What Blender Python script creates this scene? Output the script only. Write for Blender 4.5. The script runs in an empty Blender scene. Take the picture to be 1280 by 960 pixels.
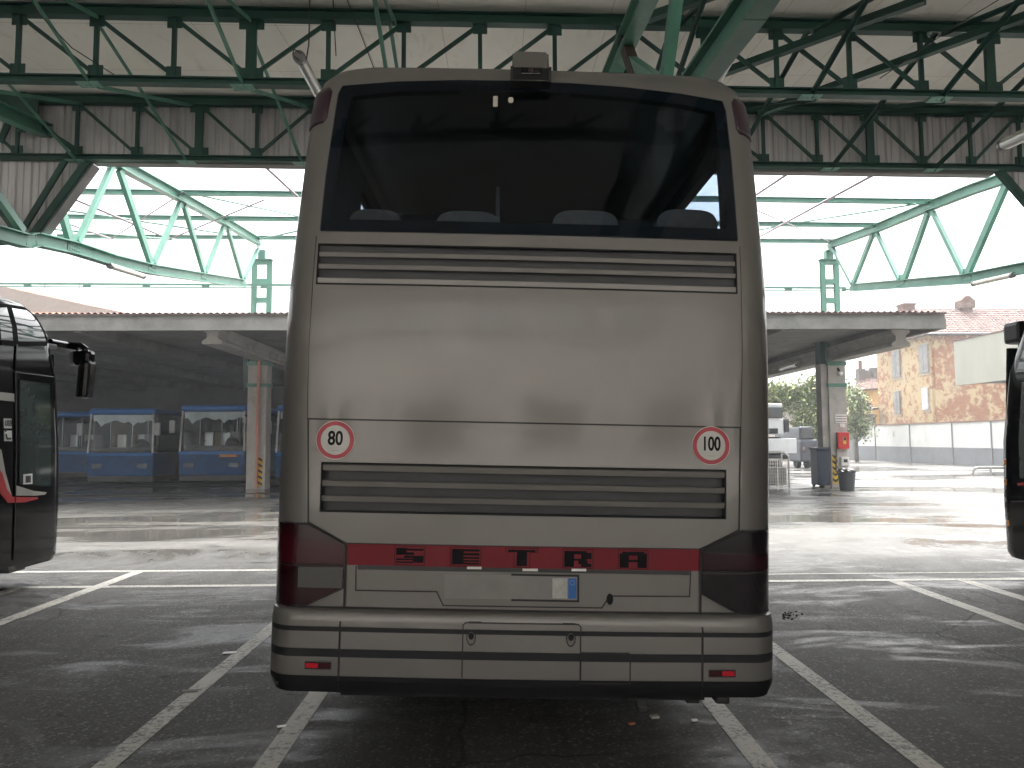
import bpy, bmesh, math, random
from mathutils import Vector, Matrix
random.seed(7)
R=math.radians
sc=bpy.context.scene
col=sc.collection

# ------------------------------------------------------------------ camera (measured from the photograph)
FP=961.0; CH=1.65
_p=math.atan(69/FP); _y=R(1.07); _r=-.005
Fw=Vector((math.sin(_y)*math.cos(_p),math.cos(_y)*math.cos(_p),math.sin(_p)))
Rt=Vector((math.cos(_y),-math.sin(_y),0)); Up=Rt.cross(Fw)
R2=Rt*math.cos(_r)+Up*math.sin(_r); U2=Up*math.cos(_r)-Rt*math.sin(_r)
CP=Vector((0,0,CH))
cam=bpy.data.cameras.new('camera'); co=bpy.data.objects.new('camera',cam); col.objects.link(co)
cam.sensor_width=36; cam.lens=36*FP/1280; cam.clip_end=1000; cam.clip_start=.05
m=Matrix((R2,U2,-Fw)).transposed().to_4x4(); m.translation=CP; co.matrix_world=m
sc.camera=co
def ray(px,py): return Fw+R2*((px-640)/FP)+U2*((480-py)/FP)
def hit(px,py,p0,n):
    d=ray(px,py); n=Vector(n); return CP+d*((Vector(p0)-CP).dot(n)/d.dot(n))
def hy(px,py,y): return hit(px,py,(0,y,0),(0,1,0))
def hx(px,py,x): return hit(px,py,(x,0,0),(1,0,0))
def hz(px,py,z=0): return hit(px,py,(0,0,z),(0,0,1))

# ------------------------------------------------------------------ materials
MC={}
def nm(name):
    m=bpy.data.materials.new(name); m.use_nodes=True; nt=m.node_tree
    return m,nt,nt.nodes['Principled BSDF']
def N(nt,t,**k):
    n=nt.nodes.new(t)
    for a,b in k.items():
        if a in n.inputs.keys(): n.inputs[a].default_value=b
        else: setattr(n,a,b)
    return n
def noise(nt,scale,detail=4,rough=.6,stretch=None,dist=0):
    g=nt.nodes.new('ShaderNodeTexCoord'); n=N(nt,'ShaderNodeTexNoise',Scale=scale,Detail=detail,Roughness=rough,Distortion=dist)
    if stretch:
        mp=nt.nodes.new('ShaderNodeMapping'); mp.inputs['Scale'].default_value=stretch
        nt.links.new(g.outputs['Object'],mp.inputs[0]); nt.links.new(mp.outputs[0],n.inputs['Vector'])
    else: nt.links.new(g.outputs['Object'],n.inputs['Vector'])
    return n.outputs['Fac']
def ramp(nt,src,stops):
    r=nt.nodes.new('ShaderNodeValToRGB'); e=r.color_ramp.elements
    while len(e)<len(stops): e.new(.5)
    for i,(p,c) in enumerate(stops):
        e[i].position=p; e[i].color=(c[0],c[1],c[2],1) if isinstance(c,(tuple,list)) else (c,c,c,1)
    nt.links.new(src,r.inputs[0]); return r.outputs[0]
def mixc(nt,f,a,b,mode='MIX'):
    x=nt.nodes.new('ShaderNodeMix'); x.data_type='RGBA'; x.blend_type=mode
    for i,v in ((0,f),(6,a),(7,b)):
        if hasattr(v,'is_output'): nt.links.new(v,x.inputs[i])
        elif i==0: x.inputs[0].default_value=v
        else: x.inputs[i].default_value=(v[0],v[1],v[2],1)
    return x.outputs[2]
def math_(nt,op,a,b=0,c=0):
    x=nt.nodes.new('ShaderNodeMath'); x.operation=op
    for i,v in enumerate((a,b,c)):
        if hasattr(v,'is_output'): nt.links.new(v,x.inputs[i])
        else: x.inputs[i].default_value=v
    return x.outputs[0]
def bump(nt,b,src,st=.2,dist=.01):
    n=N(nt,'ShaderNodeBump',Strength=st,Distance=dist); nt.links.new(src,n.inputs['Height']); nt.links.new(n.outputs[0],b.inputs['Normal'])
def mat(name,c,rough=.6,metal=0,var=.15,scale=3,coat=0,emit=0,bmp=0,dirt=None,spec=.5,stretch=None,rvar=.1):
    if name in MC: return MC[name]
    m,nt,b=nm(name)
    f=noise(nt,scale,5,.65,stretch)
    lo=tuple(v*(1-var) for v in c); hi=tuple(min(1,v*(1+var)) for v in c)
    cc=ramp(nt,f,[(.3,lo),(.7,hi)])
    if dirt:
        f2=noise(nt,scale*.6,8,.7,stretch); cc=mixc(nt,ramp(nt,f2,[(dirt[1],0),(dirt[1]+.18,dirt[2])]),cc,dirt[0])
    nt.links.new(cc,b.inputs['Base Color'])
    nt.links.new(ramp(nt,noise(nt,scale*2.3,4,.6),[(.3,max(0,rough-rvar*rough)),(.7,min(1,rough+rvar*rough))]),b.inputs['Roughness'])
    b.inputs['Metallic'].default_value=metal; b.inputs['Coat Weight'].default_value=coat; b.inputs['Coat Roughness'].default_value=.06
    b.inputs['Specular IOR Level'].default_value=spec
    if emit: b.inputs['Emission Color'].default_value=(*c,1); b.inputs['Emission Strength'].default_value=emit
    if bmp: bump(nt,b,noise(nt,scale*12,6,.7),bmp,.01)
    MC[name]=m; return m
def glass(name,tint,refl=1.5,rough=0):
    m=bpy.data.materials.new(name); m.use_nodes=True; nt=m.node_tree; nt.nodes.clear()
    o=nt.nodes.new('ShaderNodeOutputMaterial'); t=nt.nodes.new('ShaderNodeBsdfTransparent'); t.inputs[0].default_value=(*tint,1)
    g=nt.nodes.new('ShaderNodeBsdfGlossy'); g.inputs['Roughness'].default_value=rough
    fr=nt.nodes.new('ShaderNodeFresnel'); ge=nt.nodes.new('ShaderNodeNewGeometry'); nt.links.new(math_(nt,'ADD',math_(nt,'MULTIPLY',ge.outputs['Backfacing'],1/refl-refl),refl),fr.inputs['IOR']); x=nt.nodes.new('ShaderNodeMixShader')
    nt.links.new(fr.outputs[0],x.inputs[0]); nt.links.new(t.outputs[0],x.inputs[1]); nt.links.new(g.outputs[0],x.inputs[2]); nt.links.new(x.outputs[0],o.inputs[0])
    MC[name]=m; return m

# ------------------------------------------------------------------ object helpers
def tag(o,label=None,cat=None,group=None,kind=None):
    if label: o['label']=label
    if cat: o['category']=cat
    if group: o['group']=group
    if kind: o['kind']=kind
    return o
def empty(name,loc=(0,0,0),rot=(0,0,0)):
    o=bpy.data.objects.new(name,None); col.objects.link(o); o.location=loc; o.rotation_euler=rot; o.empty_display_size=.2; return o
def children(o): return [c for c in bpy.data.objects if c.parent==o]
def copy_tree(o,parent=None):
    c=o.copy(); col.objects.link(c); c.parent=parent
    for ch in children(o): copy_tree(ch,c)
    return c
class MB:
    def __init__(s): s.v=[]; s.f=[]; s.sm=[]
    def add(s,vs,fs,smooth=False):
        k=len(s.v); s.v+= [Vector(v) for v in vs]; s.f+=[tuple(i+k for i in f) for f in fs]; s.sm+=[smooth]*len(fs); return s
    def box(s,c,d,rot=None,bev=0):
        c=Vector(c); hx_,hy_,hz_=(v/2 for v in d); M_=rot if rot is not None else Matrix.Identity(3)
        if bev:
            bm=bmesh.new(); bmesh.ops.create_cube(bm,size=1)
            for v in bm.verts: v.co=Vector((v.co.x*d[0],v.co.y*d[1],v.co.z*d[2]))
            bmesh.ops.bevel(bm,geom=bm.edges[:],offset=bev,segments=2,affect='EDGES',profile=.6)
            bm.verts.index_update(); s.add([c+M_@v.co for v in bm.verts],[[v.index for v in f.verts] for f in bm.faces]); bm.free(); return s
        vs=[c+M_@Vector((x*hx_,y*hy_,z*hz_)) for x in (-1,1) for y in (-1,1) for z in (-1,1)]
        return s.add(vs,[(0,1,3,2),(4,6,7,5),(0,4,5,1),(2,3,7,6),(0,2,6,4),(1,5,7,3)])
    def bx(s,a,b,bev=0):
        a=Vector(a); b=Vector(b); return s.box((a+b)/2,(abs(b.x-a.x),abs(b.y-a.y),abs(b.z-a.z)),bev=bev)
    def frame(s,p0,p1,up=(0,0,1)):
        p0=Vector(p0); p1=Vector(p1); d=p1-p0; L=d.length; d=d/L; up=Vector(up)
        if abs(d.dot(up))>.98: up=Vector((0,1,0))
        sd=d.cross(up).normalized(); u=sd.cross(d).normalized()
        return (p0+p1)/2,Matrix((sd,d,u)).transposed(),L
    def bar(s,p0,p1,w,h,up=(0,0,1)):
        c,M_,L=s.frame(p0,p1,up); return s.box(c,(w,L,h),M_)
    def ibeam(s,p0,p1,w,h,up=(0,0,1),t=.018):
        c,M_,L=s.frame(p0,p1,up)
        s.box(c+M_@Vector((0,0,h/2-t/2)),(w,L,t),M_); s.box(c-M_@Vector((0,0,h/2-t/2)),(w,L,t),M_)
        return s.box(c,(t,L,h-2*t),M_)
    def tube(s,p0,p1,r,n=10,r1=None,cap=True):
        c,M_,L=s.frame(p0,p1); r1=r if r1 is None else r1
        vs=[];
        for k,(yy,rr) in enumerate(((-L/2,r),(L/2,r1))):
            for i in range(n):
                a=2*math.pi*i/n; vs.append(c+M_@Vector((rr*math.cos(a),yy,rr*math.sin(a))))
        fs=[(i,(i+1)%n,n+(i+1)%n,n+i) for i in range(n)]
        s.add(vs,fs,True)
        if cap: s.add(vs,[tuple(range(n-1,-1,-1)),tuple(range(n,2*n))])
        return s
    def path(s,pts,r,n=8):
        for a,b in zip(pts[:-1],pts[1:]): s.tube(a,b,r,n)
        return s
    def prism(s,poly,ext):
        # poly: list of 3D points (planar), ext: extrusion vector
        n=len(poly); e=Vector(ext); vs=[Vector(p) for p in poly]+[Vector(p)+e for p in poly]
        return s.add(vs,[tuple(range(n)),tuple(range(2*n-1,n-1,-1))]+[(i,i+n,(i+1)%n+n,(i+1)%n) for i in range(n)])
    def sphere(s,c,r,n=12):
        c=Vector(c); r=(r,r,r) if isinstance(r,(int,float)) else r
        bm=bmesh.new(); bmesh.ops.create_uvsphere(bm,u_segments=n,v_segments=max(6,n//2),radius=1); bm.verts.index_update()
        s.add([c+Vector((v.co.x*r[0],v.co.y*r[1],v.co.z*r[2])) for v in bm.verts],[[v.index for v in f.verts] for f in bm.faces],True); bm.free(); return s
    def build(s,name,material,parent=None,origin=None,normals=True):
        o0=Vector(origin) if origin is not None else Vector((0,0,0))
        me=bpy.data.meshes.new(name); me.from_pydata([v-o0 for v in s.v],[],s.f)
        for p,q in zip(me.polygons,s.sm): p.use_smooth=q
        if normals:
            bm=bmesh.new(); bm.from_mesh(me); bmesh.ops.recalc_face_normals(bm,faces=bm.faces[:]); bm.to_mesh(me); bm.free()
        me.materials.append(material); o=bpy.data.objects.new(name,me); col.objects.link(o)
        if parent is not None: o.parent=parent
        elif origin is not None: o.location=o0
        return o
def struct(name,mb,m,origin=None): return tag(mb.build(name,m,None,origin),kind='structure')
def obj_from_bm(name,bm,m,parent=None,smooth=True,angle=35):
    me=bpy.data.meshes.new(name); bmesh.ops.recalc_face_normals(bm,faces=bm.faces[:]); bm.to_mesh(me); bm.free()
    if smooth:
        for p in me.polygons: p.use_smooth=True
        me.set_sharp_from_angle(angle=R(angle))
    me.materials.append(m); o=bpy.data.objects.new(name,me); col.objects.link(o); o.parent=parent; return o

# palette
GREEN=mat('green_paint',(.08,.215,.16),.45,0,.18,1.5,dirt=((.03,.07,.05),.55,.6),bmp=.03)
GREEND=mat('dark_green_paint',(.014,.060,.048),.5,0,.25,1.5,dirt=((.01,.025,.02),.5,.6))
CONC=mat('weathered_concrete',(.42,.40,.37),.85,0,.16,2,dirt=((.2,.18,.15),.52,.6),bmp=.25)
CONCD=mat('grey_concrete',(.22,.215,.2),.85,0,.2,1.2,dirt=((.1,.1,.09),.5,.6),bmp=.25)
BLACK=mat('black_plastic',(.012,.012,.013),.45,0,.3,6)
RUBBER=mat('rubber',(.02,.02,.02),.85,0,.2,8)
CHROME=mat('steel',(.5,.5,.5),.3,1,.1,6)
WHITE=mat('white_plastic',(.7,.7,.68),.5,0,.08,4)
DARKIN=mat('dark_interior',(.035,.045,.058),.8,0,.3,4)
CLEARG=glass('clear_glass',(.75,.8,.8),1.5)
TINTG=glass('tinted_glass',(.30,.33,.37),1.42)
REARG=glass('rear_tinted_glass',(.64,.69,.75),1.36,.03)

# ------------------------------------------------------------------ world / light
w=bpy.data.worlds.new('World'); sc.world=w; w.use_nodes=True; nt=w.node_tree
sky=nt.nodes.new('ShaderNodeTexSky'); sky.sky_type='NISHITA'; sky.sun_disc=False
SE,SR=R(58),R(25)
sky.sun_elevation=SE; sky.sun_rotation=SR; sky.air_density=1.3; sky.dust_density=5; sky.ozone_density=1
hs=N(nt,'ShaderNodeHueSaturation',Saturation=.14); nt.links.new(sky.outputs[0],hs.inputs['Color'])
bg=nt.nodes['Background']; bg.inputs['Strength'].default_value=.15; # overcast sky: brighter overhead than at the horizon
tcw=nt.nodes.new('ShaderNodeTexCoord'); sxw=nt.nodes.new('ShaderNodeSeparateXYZ'); nt.links.new(tcw.outputs['Generated'],sxw.inputs[0])
gr=math_(nt,'ADD',math_(nt,'MULTIPLY',math_(nt,'MAXIMUM',sxw.outputs[2],0.0),1.5),.26)
vm=nt.nodes.new('ShaderNodeVectorMath'); vm.operation='SCALE'; nt.links.new(hs.outputs[0],vm.inputs[0]); nt.links.new(gr,vm.inputs['Scale']); nt.links.new(vm.outputs[0],bg.inputs[0])
sl=bpy.data.lights.new('sun','SUN'); sl.energy=.95; sl.angle=R(30); sl.color=(1,.97,.92)
so=bpy.data.objects.new('sun',sl); col.objects.link(so)
sd=Vector((math.sin(SR)*math.cos(SE),math.cos(SR)*math.cos(SE),math.sin(SE)))
so.rotation_euler=sd.to_track_quat('Z','Y').to_euler(); so.location=(0,0,30)
vs_=sc.view_settings; vs_.view_transform='Standard'; vs_.look='None'; vs_.exposure=2.5; vs_.gamma=1; vs_.use_curve_mapping=False

# ------------------------------------------------------------------ ground
def ground_mat():
    m,nt,b=nm('yard_asphalt')
    g=nt.nodes.new('ShaderNodeNewGeometry'); sx=nt.nodes.new('ShaderNodeSeparateXYZ'); nt.links.new(g.outputs['Position'],sx.inputs[0])
    y=sx.outputs[1]
    big=noise(nt,.35,5,.6,dist=.6); mid=noise(nt,1.3,7,.72,(1,.55,1),dist=.4); fine=noise(nt,60,3,.7)
    def vor(scale,feature='F1'):
        tc=nt.nodes.new('ShaderNodeTexCoord'); v=nt.nodes.new('ShaderNodeTexVoronoi'); v.feature=feature; v.inputs['Scale'].default_value=scale
        return tc,v
    tc,v=vor(62); nt.links.new(tc.outputs['Object'],v.inputs['Vector'])
    speck=ramp(nt,v.outputs['Color'],[(.72,0),(.9,1)])
    base=ramp(nt,fine,[(.3,(.032,.032,.032)),(.7,(.112,.109,.104))])
    base=mixc(nt,math_(nt,'MULTIPLY',speck,.75),base,(.24,.225,.20))
    pale=ramp(nt,mid,[(.46,0),(.68,.6)])
    base=mixc(nt,pale,base,(.13,.125,.115))
    st=noise(nt,.9,6,.65,dist=1.2)
    base=mixc(nt,ramp(nt,st,[(.62,0),(.7,.55)]),base,(.022,.021,.02))
    # oil drips under parked engines, tyre marks along the bays
    ty=noise(nt,1.0,5,.6,(3.2,.16,1)); base=mixc(nt,ramp(nt,ty,[(.55,0),(.68,.4)]),base,(.02,.0195,.019))
    oil=noise(nt,2.6,3,.45,dist=.4); base=mixc(nt,ramp(nt,oil,[(.70,0),(.73,.7)]),base,(.012,.012,.012))
    # hairline cracks
    tc2,v2=vor(.55,'DISTANCE_TO_EDGE'); nz=N(nt,'ShaderNodeTexNoise',Scale=2.5,Detail=6); nt.links.new(tc2.outputs['Object'],nz.inputs['Vector'])
    mx=mixc(nt,.25,tc2.outputs['Object'],nz.outputs['Color']); nt.links.new(mx,v2.inputs['Vector'])
    cr=ramp(nt,v2.outputs['Distance'],[(0,1),(.009,0)])
    cr=math_(nt,'MULTIPLY',cr,ramp(nt,big,[(.45,0),(.55,.8)]))
    base=mixc(nt,cr,base,(.012,.012,.012))
    # open yard: pale worn concrete, wet where rain reaches it
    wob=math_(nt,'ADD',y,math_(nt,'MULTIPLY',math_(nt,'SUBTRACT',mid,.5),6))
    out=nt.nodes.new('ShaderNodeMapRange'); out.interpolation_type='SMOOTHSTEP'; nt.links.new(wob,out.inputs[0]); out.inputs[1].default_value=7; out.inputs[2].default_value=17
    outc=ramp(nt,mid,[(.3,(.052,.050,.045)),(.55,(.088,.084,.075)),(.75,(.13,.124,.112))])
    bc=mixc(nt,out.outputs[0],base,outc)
    wetn=noise(nt,.23,6,.62,(.55,1.6,1),dist=.5)
    wet=math_(nt,'MULTIPLY',ramp(nt,wetn,[(.40,0),(.56,1)]),0)
    wm=nt.nodes.new('ShaderNodeMapRange'); wm.interpolation_type='SMOOTHSTEP'; nt.links.new(wob,wm.inputs[0]); wm.inputs[1].default_value=9; wm.inputs[2].default_value=13
    wet=math_(nt,'MULTIPLY',ramp(nt,wetn,[(.42,.15),(.56,1)]),wm.outputs[0])
    # a few damp tracks carried in under the roof
    dn=noise(nt,.75,7,.7,(.8,1.9,1),dist=.8)
    damp=math_(nt,'MULTIPLY',ramp(nt,dn,[(.50,0),(.62,.75)]),ramp(nt,math_(nt,'MULTIPLY',y,.1),[(.2,.35),(.75,1)]))
    wall_=math_(nt,'MAXIMUM',wet,damp)
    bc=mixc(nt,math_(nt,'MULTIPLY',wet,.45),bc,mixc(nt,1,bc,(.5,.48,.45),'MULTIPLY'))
    nt.links.new(bc,b.inputs['Base Color'])
    rr=ramp(nt,wall_,[(0,.75),(.55,.42),(1,.10)]); nt.links.new(rr,b.inputs['Roughness']); b.inputs['Specular IOR Level'].default_value=.22
    h=math_(nt,'MULTIPLY',fine,math_(nt,'SUBTRACT',1.0,wall_)); bump(nt,b,h,.55,.006)
    return m
GM=ground_mat()
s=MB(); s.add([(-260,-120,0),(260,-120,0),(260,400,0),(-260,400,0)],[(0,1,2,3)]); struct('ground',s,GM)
s=MB(); s.add([(-70,-34,.006),(70,-34,.006),(70,-11,.006),(-70,-11,.006)],[(0,1,2,3)]); struct('rear_bounce_sheet',s,mat('bounce_pale',(.42,.40,.36),.8,0,.1,.5,dirt=((.25,.23,.2),.5,.5)))  # unseen pale sheet added behind the camera to bounce light onto the deck
def paint_mat():
    m,nt,b=nm('worn_line_paint')
    f=noise(nt,28,6,.75); f2=noise(nt,2.2,4,.6)
    k=math_(nt,'ADD',f,math_(nt,'MULTIPLY',math_(nt,'SUBTRACT',f2,.5),.5))
    nt.links.new(mixc(nt,ramp(nt,k,[(.36,.85),(.50,.03)]),(.50,.48,.43),(.09,.085,.08)),b.inputs['Base Color']); b.inputs['Roughness'].default_value=.7
    bump(nt,b,f,.3,.004); return m
PM=paint_mat()
def gline(a,b,wd=.12,z=.004,name='painted_line',m=None):
    a=Vector((*a,0)); b=Vector((*b,0)); d=(b-a).normalized(); n=Vector((-d.y,d.x,0))*wd/2
    s=MB(); s.add([v+Vector((0,0,z)) for v in (a-n,b-n,b+n,a+n)],[(0,1,2,3)]); return struct(name,s,m or PM)
for x,y0,y1 in ((-2.0,.5,8.88),(-1.18,.5,8.88),(1.335,.5,8.88),(2.16,.5,8.88),(-4.55,.5,9.92),(4.55,.5,8.88),(-5.42,.5,8.88),(5.36,.5,8.88),(-7.8,.5,8.88),(7.8,.5,8.88)):
    gline((x,y0),(x,y1),.125 if abs(x)<3 else .15)
gline((-20,8.95),(24,8.95),.12,.0045); gline((-20,10.03),(-1.9,9.99),.11); gline((1.5,9.4),(24,9.42),.05)
JT=mat('joint_tar',(.03,.03,.03),.5,0,.2,5)
def gl_px(p,q,wd,z=.005,nm_='slab_joint',m=JT):
    a=hz(*p); b=hz(*q); gline((a.x,a.y),(b.x,b.y),wd,z,nm_,m)
gl_px((72,642),(345,641),.05); gl_px((72,659),(345,658),.06); gl_px((960,655),(1300,656),.05); gl_px((960,617),(1180,617),.08)
# small bits lying about on the asphalt
def chip(px,py,d,c,lab,cat,nm_):
    p=hz(px,py); s=MB(); s.box((0,0,d[2]/2+.004),d,Matrix.Rotation(random.random()*.6,3,'Z'),bev=min(d)*.2)
    o=s.build(nm_,c); o.location=(p.x,p.y,0); tag(o,lab,cat)
chip(238,865,(.10,.04,.008),CONCD,'flat grey metal marker lying on the left white bay line','marker','floor_marker')
chip(287,817,(.10,.05,.006),WHITE,'pale paper scrap beside the left white bay line, above the grey marker','litter','paper_scrap')
chip(352,909,(.05,.03,.004),WHITE,'white paper scrap near the line end below the coach, bottom left','litter','paper_scrap')
chip(868,902,(.035,.02,.01),WHITE,'tiny white pebble on the dark ground behind the coach','pebble','pebble')
chip(789,906,(.04,.03,.012),mat('brick_chip',(.3,.1,.06),.8),'small reddish stone on the dark ground behind the coach','pebble','pebble')
chip(818,898,(.05,.04,.015),CONC,'pale grey stone on the dark ground under the tow hook','pebble','pebble')
# small mounds of soil / leaf dirt by the rear corner
bm_s=MB()
for i in range(70):
    p=hz(978+abs(random.gauss(0,9)),771+random.gauss(0,2.4)); r=random.uniform(.003,.010); bm_s.sphere((p.x,p.y,r*.6),(r,r,r*.7),6)
tag(bm_s.build('crumbled_dirt',mat('soil',(.02,.018,.015),.9)),kind='stuff',label='scatter of dark dirt crumbs beside the coach bumper',cat='dirt')

# ================================================================== MAIN COACH
TB=R(1.43); BX,BY=.11,3.85
bus=empty('coach',(BX,BY,0),(0,TB,0))
tag(bus,'silver beige coach seen from behind with red band and two speed limit discs','coach')
Rb=Matrix.Rotation(TB,3,'Y').transposed()
def bl(px,py,yl=.05):
    p=hy(px,py,BY+yl)-Vector((BX,BY,0)); p=Rb@p; return (p.x,p.z)
RINGS=[(.72,1.292,.042),(1.0,1.295,.04),(1.3,1.297,.04),(1.6,1.298,.04),(1.8,1.298,.0405),(2.0,1.297,.0425),(2.15,1.296,.0455),(2.25,1.294,.0485),(2.35,1.292,.0525),(2.42,1.29,.0555),(2.5,1.288,.06),(2.7,1.278,.08),(2.97,1.264,.11),(3.19,1.254,.14),(3.40,1.238,.17),(3.53,1.222,.19),(3.61,1.195,.21),(3.66,1.145,.235),(3.685,1.06,.26),(3.70,.87,.30),(3.708,.55,.38),(3.712,.2,.6)]
def prof(z,rings=RINGS):
    if z<=rings[0][0]: return rings[0][1:]
    for a,b in zip(rings[:-1],rings[1:]):
        if z<=b[0]:
            t=(z-a[0])/(b[0]-a[0]); return (a[1]+(b[1]-a[1])*t,a[2]+(b[2]-a[2])*t)
    return rings[-1][1:]
RCX,RCY=.175,.23
RCB={}
def rc(rings): return RCB.get(id(rings),(RCX,RCY))
def S(x,z,rings=RINGS,dx=0):
    W,yb=prof(z,rings); W+=dx; ax=min(abs(x),W); c=.03*(ax/W)**2
    qx,qy=rc(rings); k=W-qx
    if ax>k:
        t=(ax-k)/qx; return yb+c+qy*(1-math.sqrt(max(0,1-t*t)))
    return yb+c
def ring_pts(z,W,yb,L,off=0,q=(.21,.30)):
    RCX,RCY=q; W-=off; y0=yb+off; pts=[]
    k=max(.02,W-RCX); rx=W-k
    xs=[-k+2*k*i/10 for i in range(11)]
    right=[]; n=9
    for i in range(1,n+1):
        a=math.pi/2*i/n; right.append((k+rx*math.sin(a),y0+.03+RCY*(1-math.cos(a))))
    left=[(-x,y) for x,y in reversed(right)]
    pts=left+[(x,y0+.03*(x/W)**2) for x in xs]+right
    ys=[y0+.03+RCY+(L-RCY-.3-y0)*i/8 for i in range(1,9)]
    pts+= [(W,y) for y in ys[:-1]]
    # front corners
    for i in range(0,n+1):
        a=math.pi/2*i/n; pts.append((k+rx*math.cos(a),L-.3+.3*math.sin(a)-off))
    for i in range(n,-1,-1):
        a=math.pi/2*i/n; pts.append((-k-rx*math.cos(a),L-.3+.3*math.sin(a)-off))
    pts+= [(-W,y) for y in reversed(ys[:-1])]
    return [Vector((x,y,z)) for x,y in pts]
def loft(rings,L,off=0,zmin=None,zmax=None,front=None):
    bm=bmesh.new(); prev=None; rs=[]
    zs=[r[0] for r in rings]
    if zmin is not None: zs=[zmin]+[z for z in zs if zmin<z<zmax]+[zmax]
    for z in zs:
        W,yb=prof(z,rings); Lz=L-(front(z) if front else 0); rs.append([bm.verts.new(p) for p in ring_pts(z,W,yb,Lz,off,rc(rings))])
    n=len(rs[0])
    for a,b in zip(rs[:-1],rs[1:]):
        for i in range(n): bm.faces.new((a[i],a[(i+1)%n],b[(i+1)%n],b[i]))
    bm.faces.new(rs[0][::-1]); bm.faces.new(rs[-1]); return bm
def poly_bm(pts,ext):
    bm=bmesh.new(); v=[bm.verts.new(p) for p in pts]; f=bm.faces.new(v)
    g=bmesh.ops.extrude_face_region(bm,geom=[f]); bmesh.ops.translate(bm,vec=ext,verts=[e for e in g['geom'] if isinstance(e,bmesh.types.BMVert)])
    bmesh.ops.recalc_face_normals(bm,faces=bm.faces[:]); return bm
def tmp(bm):
    bmesh.ops.recalc_face_normals(bm,faces=bm.faces[:]); me=bpy.data.meshes.new('t'); bm.to_mesh(me); bm.free(); o=bpy.data.objects.new('t',me); col.objects.link(o); return o
def cut(base_bm,cutters):
    b=tmp(base_bm); cs=[tmp(c) for c in cutters]
    for c in cs:
        md=b.modifiers.new('b','BOOLEAN'); md.operation='DIFFERENCE'; md.solver='EXACT'; md.object=c
    dg=bpy.context.evaluated_depsgraph_get(); dg.update(); me=bpy.data.meshes.new_from_object(b.evaluated_get(dg))
    for o in cs+[b]:
        mm=o.data; bpy.data.objects.remove(o); bpy.data.meshes.remove(mm)
    bm=bmesh.new(); bm.from_mesh(me); bpy.data.meshes.remove(me); return bm
def paint(name,c,metal=.45,rough=.48,coat=.5,mottle=.04):
    m,nt,b=nm(name)
    f=noise(nt,1.1,5,.6); cc=ramp(nt,f,[(.3,tuple(v*(1-mottle) for v in c)),(.7,tuple(v*(1+mottle) for v in c))])
    # road film: thin dusty layer, thicker low down where spray lands, with run marks
    f2=noise(nt,1.3,8,.62); cc=mixc(nt,ramp(nt,f2,[(.42,0),(.72,.30)]),cc,(.17,.155,.135))
    fr_=noise(nt,5,6,.7,(1,1,.35)); cc=mixc(nt,ramp(nt,fr_,[(.56,0),(.78,.22)]),cc,(.10,.09,.08))
    sp=noise(nt,55,2,.5); cc=mixc(nt,ramp(nt,sp,[(.76,0),(.80,.5)]),cc,(.07,.06,.05))
    nt.links.new(cc,b.inputs['Base Color']); b.inputs['Metallic'].default_value=metal
    nt.links.new(ramp(nt,f2,[(.3,rough-.05),(.8,rough+.16)]),b.inputs['Roughness'])
    b.inputs['Coat Weight'].default_value=coat
    nt.links.new(ramp(nt,f2,[(.3,.04),(.8,.14)]),b.inputs['Coat Roughness'])
    fl=noise(nt,2.6,2,.5,(1,1,3.2)); 
    n=N(nt,'ShaderNodeBump',Strength=.09,Distance=.006); nt.links.new(fl,n.inputs['Height']); nt.links.new(n.outputs[0],b.inputs['Normal']); nt.links.new(n.outputs[0],b.inputs['Coat Normal'])
    return m
SILVER=paint('silver_beige_paint',(.172,.166,.158),coat=.5)
BUSBLK=mat('black_trim',(.006,.007,.009),.6,0,.2,4,spec=.25)
DGREY=mat('dark_grey_trim',(.024,.027,.031),.5,0,.2,4)

def cpanel(name,outline,off,m,parent,thick=.012,step=.045,zstep=.08,fn=None,smooth=True,ang=20):
    """panel following the rear surface; outline in (x,z); off = how far proud of the surface"""
    fn=fn or S
    bm=bmesh.new(); vs=[bm.verts.new((x,0,z)) for x,z in outline]; bm.faces.new(vs); bm.normal_update()
    bmesh.ops.triangulate(bm,faces=bm.faces[:])
    x0=min(p[0] for p in outline); x1=max(p[0] for p in outline); z0=min(p[1] for p in outline); z1=max(p[1] for p in outline)
    def cutat(co,no):
        bmesh.ops.bisect_plane(bm,geom=bm.verts[:]+bm.edges[:]+bm.faces[:],plane_co=co,plane_no=no)
    x=math.ceil(x0/step)*step
    while x<x1:
        if abs(x)>.86 or abs((x/step)%5)<1e-3: cutat((x,0,0),(1,0,0))
        x+=step
    z=math.ceil(z0/zstep)*zstep
    while z<z1: cutat((0,0,z),(0,0,1)); z+=zstep
    bmesh.ops.dissolve_limit(bm,angle_limit=.001,verts=bm.verts[:],edges=bm.edges[:]) if False else None
    for v in bm.verts: v.co.y=fn(v.co.x,v.co.z)-off
    g=bmesh.ops.extrude_face_region(bm,geom=bm.faces[:]); bmesh.ops.translate(bm,vec=(0,thick,0),verts=[e for e in g['geom'] if isinstance(e,bmesh.types.BMVert)])
    return obj_from_bm(name,bm,m,parent,smooth,ang)
def rect(x0,z0,x1,z1): return [(x0,z0),(x1,z0),(x1,z1),(x0,z1)]
def rrect(x0,z0,x1,z1,r,n=4):
    o=[]
    for cx,cz,a0 in ((x1-r,z0+r,-90),(x1-r,z1-r,0),(x0+r,z1-r,90),(x0+r,z0+r,180)):
        for i in range(n+1):
            a=R(a0+90*i/n); o.append((cx+r*math.cos(a),cz+r*math.sin(a)))
    return o
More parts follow.
